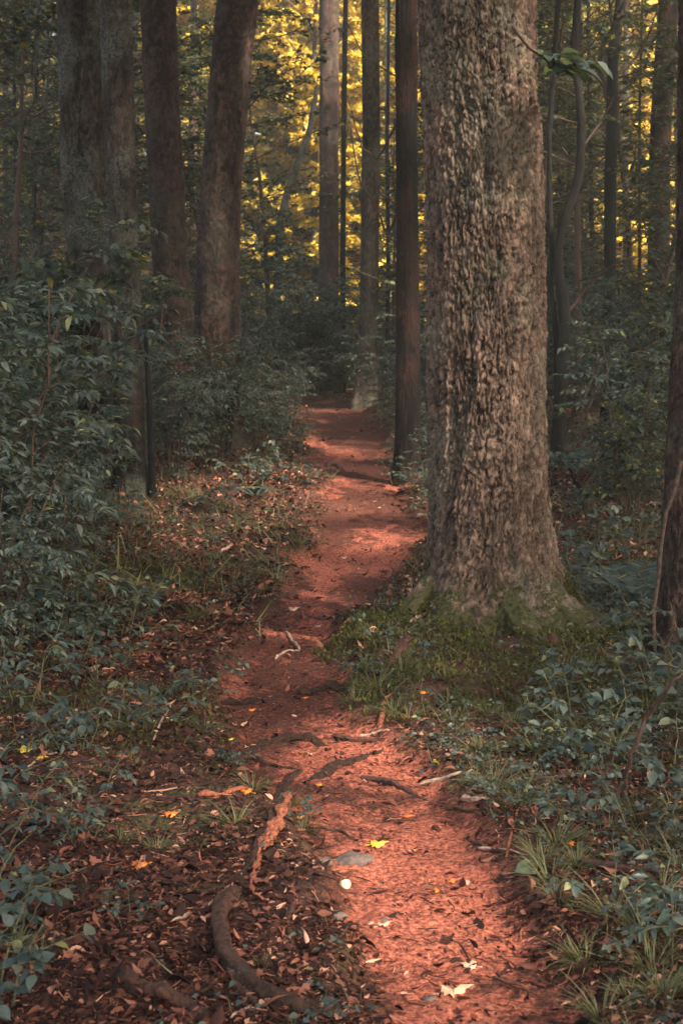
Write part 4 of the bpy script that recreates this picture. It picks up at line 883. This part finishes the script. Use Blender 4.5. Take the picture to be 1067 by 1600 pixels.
sticks = [([(655, 1229), (685, 1222), (715, 1214), (742, 1203)], 4, 'stick', 'pale stick lying at the right of the path'), ([(430, 1033), (445, 1021), (468, 1020)], 3, 'stick', 'short pale twig bent on the path'), ([(468, 1020), (456, 1005), (444, 985)], 3.5, 'stick', 'peeled forked twig on the path'),
    ([(265, 1446), (300, 1430), (330, 1418), (352, 1404)], 3.6, 'stick', 'reddish stick slanting in the lower litter'), ([(235, 1380), (290, 1388), (345, 1396), (378, 1408)], 3, 'stickd', 'long dark stick left of the root'), ([(820, 1415), (845, 1408), (868, 1400)], 7, 'stickd', 'thick broken stick at the right path edge'),
    ([(735, 1320), (770, 1332), (800, 1338)], 4, 'stickd', 'dark stick at the right rim of the red soil'), ([(745, 1330), (790, 1330), (850, 1345)], 3, 'stick', 'thin straw coloured stick under the grass'), ([(720, 1252), (745, 1254), (768, 1250)], 6, 'stick', 'flat strip of pale wood at the right path edge'),
    ([(790, 1345), (800, 1300), (812, 1262)], 3, 'rootp', 'orange twig standing in the right grass'), ([(240, 1160), (252, 1130), (270, 1098)], 2.5, 'stick', 'thin pale straw leaning left of the path'), ([(560, 1155), (585, 1150), (608, 1143)], 3.4, 'stick', 'small reddish stick below the mound'),
    ([(0, 1215), (50, 1200), (108, 1170)], 2.5, 'stick', 'long pale stem crossing the left edge'), ([(905, 1352), (990, 1365), (1060, 1378)], 8, 'stickd', 'rotting dark branch at the lower right edge'), ([(860, 1110), (900, 1122), (930, 1118)], 4, 'stickd', 'dark branch under the right bank leaves'),
    ([(530, 1530), (560, 1545), (580, 1562)], 4, 'stickd', 'dark stick at the bottom of the path'), ([(640, 975), (660, 965), (672, 962)], 3, 'stick', 'small pale stick beside the trunk foot'), ([(830, 1225), (870, 1220), (900, 1212)], 4, 'stickd', 'dark twig on the right bank'),
    ([(650, 812), (672, 805), (690, 805)], 3, 'stick', 'short pale stick left of the huge trunk'), ([(300, 940), (330, 950), (345, 970)], 3, 'stickd', 'dark twig in the left litter'), ([(345, 865), (358, 858), (362, 850)], 3.5, 'stick', 'little peeled twig in the left grass'), ([(500, 1295), (530, 1300), (560, 1318)], 3, 'stickd', 'thin root-like twig beside the yellow leaf'),
    ([(690, 1465), (720, 1480), (735, 1505)], 2.5, 'stickd', 'thin dark twig on the lower red soil'), ([(770, 1530), (800, 1542), (840, 1556)], 2.5, 'stickd', 'thin twig by the path bottom'), ([(360, 1595), (385, 1580), (402, 1568)], 3, 'stick', 'pale twig over the bottom root')]
for pl, r_, mt, lb in sticks: root(pl, r_ * .8, lb, mt, rise=1., name='stick', taper=.6, lump=.2, cat='stick', flat=1.)
# fallen log and branches behind the big trunk
root([(856, 722), (890, 718), (920, 720), (950, 724)], 8, 'dark fallen log behind the huge trunk', 'stickd', rise=1.2, name='fallen_log', cat='log', taper=.8)
def air_stick(pl, r_, label, mat='stick', name='fallen_branch', cat='branch'):
    P = np.array([onY(u, v, Y_) for u, v, Y_ in pl]); tt = np.linspace(0, len(P) - 1, len(P) * 6)
    Q = np.stack([np.interp(tt, np.arange(len(P)), P[:, k]) for k in range(3)], 1) + rng.normal(size=(len(tt), 3)) * r_ * .3
    o = Geo().add(*tubes(Q - P[0], np.linspace(r_, r_ * .4, len(tt)), 8)).obj(name, M[mat], None); o.location = tuple(P[0]); tag(o, label, cat); return o
air_stick([(908, 765, 13.2), (890, 735, 13.3), (868, 712, 13.5)], .02, 'red-brown branch leaning on the log behind the huge trunk', 'root')
air_stick([(890, 790, 13.0), (915, 750, 13.), (930, 725, 13.), (950, 700, 13)], .012, 'thin upright twig beside the fallen log', 'stickd')
s1 = at(965, 1255); air_stick([(970, 1262, s1[1]), (985, 1180, s1[1] - .1), (1010, 1120, s1[1] - .1), (1050, 1065, s1[1] - .2), (1085, 1040, s1[1] - .2)], .009, 'long dark bare sapling arching over the lower right bank', 'stickd', 'bare_sapling', 'sapling')
air_stick([(900, 700, 13.5), (925, 620, 13.5), (960, 560, 13.6), (1000, 548, 13.6), (1030, 560, 13.6)], .012, 'thin bare sapling bending right behind the huge trunk', 'twig', 'bare_sapling', 'sapling')
air_stick([(905, 640, 14.), (925, 590, 14.), (955, 545, 14.), (985, 520, 14.)], .010, 'slender bare stem above the right bushes', 'twig', 'bare_sapling', 'sapling')
def fleaf(u, v, size, mat, label, wid=1., rz=None, curl=1.5, tm=MAPLE):
    p = at(u, v); G = Geo(); a = rng.uniform(0, 6.28) if rz is None else rz
    D = np.array([[math.cos(a), math.sin(a), .12]]); N = np.array([[rng.normal() * .2, -.35, 1.]])
    leaves(G, np.array([[0, 0, .008]]) - D * size * .5, D, N, size, tm, wid, curl=curl)
    G.add(*tubes(np.array([[0, 0, .006], [0, 0, .008], [0, 0, .008]]) - D * size * np.array([[.5], [.65], [.8]]), np.full(3, .0012), 5))
    o = G.obj('fallen_leaf', M[mat], None, smooth=False); o.location = tuple(p)
    md = o.modifiers.new('thick', 'SOLIDIFY'); md.thickness = .0008
    return tag(o, label, 'leaf')
fleaf(593, 1322, .062, 'yellow', 'bright yellow fallen leaf in the middle of the red path', .9, .1, 1.2)
fleaf(680, 1195, .036, 'yellow', 'small curled orange-yellow leaf on the path near the mound', .9, 2., 3)
fleaf(222, 1356, .062, 'orange', 'vivid red-orange leaf in the lower left litter', .8, .1, .8)
fleaf(45, 1176, .075, 'yellow', 'ragged yellow leaf near the left edge', .8, -.4, 1.5)
fleaf(68, 1187, .05, 'yellow', 'narrow yellow leaf just below the ragged one', .5, -.4, 1.)
fleaf(714, 1552, .085, 'palel', 'pale pinkish curled leaf at the bottom of the path', .6, .2, 2.5)
fleaf(460, 955, .07, 'palel', 'pale leaf on the bright soil left of the mound', .8, .3, 1.5)
fleaf(113, 870, .06, 'orange', 'orange leaf caught low under the left bushes', .9, 1., 1.5)
fleaf(575, 1508, .07, 'palel', 'long pinkish leaf at the lower left path edge', .4, .1, 1.5)
fleaf(467, 1355, .04, 'palel', 'tiny pale leaf right of the mossy root', .8, .5, 2)
fleaf(884, 1322, .05, 'orange', 'orange leaf tucked in the right grass', .7, 2.6, 2)
fleaf(395, 1112, .04, 'orange', 'red-orange leaf on the upper path', .8, .3, 1)
fleaf(361, 1159, .03, 'yellow', 'tiny yellow leaf on the left of the upper path', .9, .3, 2)
fleaf(470, 1280, .03, 'orange', 'tiny orange leaf right of the broken root', .9, .3, 2)
fleaf(270, 1278, .05, 'orange', 'dull orange leaf above the vivid red-orange one', .8, .3, 1)
fleaf(920, 1075, .04, 'yellow', 'small yellow leaf below the edge of the moss', .6, 1.3, 1)
fleaf(980, 1275, .05, 'palel', 'pinkish leaf on the lower right bank', 1., 1.3, 1)
fleaf(560, 890, .05, 'palel', 'pale leaf on the path left of the huge trunk', .5, 1.3, 1)
fleaf(170, 485, .02, 'yellow', 'tiny yellow leaf far behind the bush', .5, 1.3, 1) if False else None
fleaf(835, 1362, .12, 'greenl', 'broad pale leaf lying at the right path edge', .8, .2, 1.2, OVATE)
for i in range(40):
    v = 640 + 900 * rng.random(); u = rng.uniform(280, 900); p = at(u, v)
    if pathmask(p[0], p[1]) < .15 and rng.random() < .6: continue
    fleaf(u, v, rng.uniform(.025, .055), ['palel', 'orange', 'palel'][i % 3], 'small dry ' + ['pinkish', 'orange', 'pale'][i % 3] + ' leaf lying ' + where(p), rng.uniform(.5, 1.), None, rng.uniform(0, 3))['group'] = 'small dry leaves along the path'
# pale mushroom
p = at(539, 1388); mr = empty('mushroom', p, 'small cream round mushroom on the path below the yellow leaf', 'mushroom')
th = np.linspace(0, math.pi / 2 * 1.25, 10); k = 24; r = .017 * np.sin(th); zc = .010 + .015 * np.cos(th)
a = np.arange(k) / k * 6.2832
V = np.stack([r[:, None] * np.cos(a) * (1 + .08 * np.sin(3 * a)), r[:, None] * np.sin(a), zc[:, None] + .0015 * np.sin(2 * a)], -1).reshape(-1, 3)
ix = np.arange(10 * k).reshape(10, k); q = np.stack([ix[:-1], ix[1:], np.roll(ix, -1, 1)[1:], np.roll(ix, -1, 1)[:-1]], -1).reshape(-1, 4)
Geo().add(V, None, q).obj('cap', M['cream'], mr)
Geo().add(*tubes(np.array([[0, 0, -.004], [0, 0, .005], [.001, 0, .012]]), np.array([.008, .007, .007]), 12)).obj('stalk', M['cream'], mr)
# stones
M['stone'] = plainmat('stone', (.06, .045, .04), (.17, .12, .10), 40)
for i, (u, v, s) in enumerate([(548, 1342, .06), (505, 1345, .03), (670, 1560, .02), (600, 1440, .02), (520, 1430, .03), (240, 1500, .03)]):
    p = at(u, v); n_ = 12
    th = np.linspace(0, math.pi, n_)[:, None]; a = (np.arange(18) / 18 * 6.2832)[None]
    X_, Y_, Z_ = np.sin(th) * np.cos(a), np.sin(th) * np.sin(a), np.cos(th) + 0 * a
    R_ = s * (1 + .35 * fbm(X_ * 1.5 + i * 7, Y_ * 1.5, Z_ * 1.5, s=i, o=3))
    V = np.stack([X_ * R_, Y_ * R_ * .8, Z_ * R_ * .35], -1).reshape(-1, 3); ix = np.arange(n_ * 18).reshape(n_, 18)
    q = np.stack([ix[:-1], ix[1:], np.roll(ix, -1, 1)[1:], np.roll(ix, -1, 1)[:-1]], -1).reshape(-1, 4)
    o = Geo().add(V, None, q).obj('stone', M['stone']); o.location = tuple(p + np.array([0, 0, -s * .08]))
    tag(o, ['flat grey stone set in the path left of the yellow leaf', 'small grey stone near the broken root', 'tiny stone near the bottom of the path', 'small stone on the red soil', 'grey pebble in the lower litter', 'grey pebble in the lower left litter'][i], 'stone')

# ------------------------------------------------------------------ the air
m, n, out = newmat('forest_air'); pv = N_(n, 'ShaderNodeVolumePrincipled'); pv.inputs['Density'].default_value = .0027; pv.inputs['Color'].default_value = (.95, .93, .80, 1); pv.inputs['Anisotropy'].default_value = .3
n.links.new(pv.outputs[0], out.inputs['Volume'])
G = Geo(); X0, X1, Y0, Y1, Z0, Z1 = -150, 150, -70, 240, -8, 48
G.add([(X0, Y0, Z0), (X1, Y0, Z0), (X1, Y1, Z0), (X0, Y1, Z0), (X0, Y0, Z1), (X1, Y0, Z1), (X1, Y1, Z1), (X0, Y1, Z1)], None, [(0, 3, 2, 1), (4, 5, 6, 7), (0, 1, 5, 4), (1, 2, 6, 5), (2, 3, 7, 6), (3, 0, 4, 7)])
G.obj('haze', m, None, False)['kind'] = 'stuff'
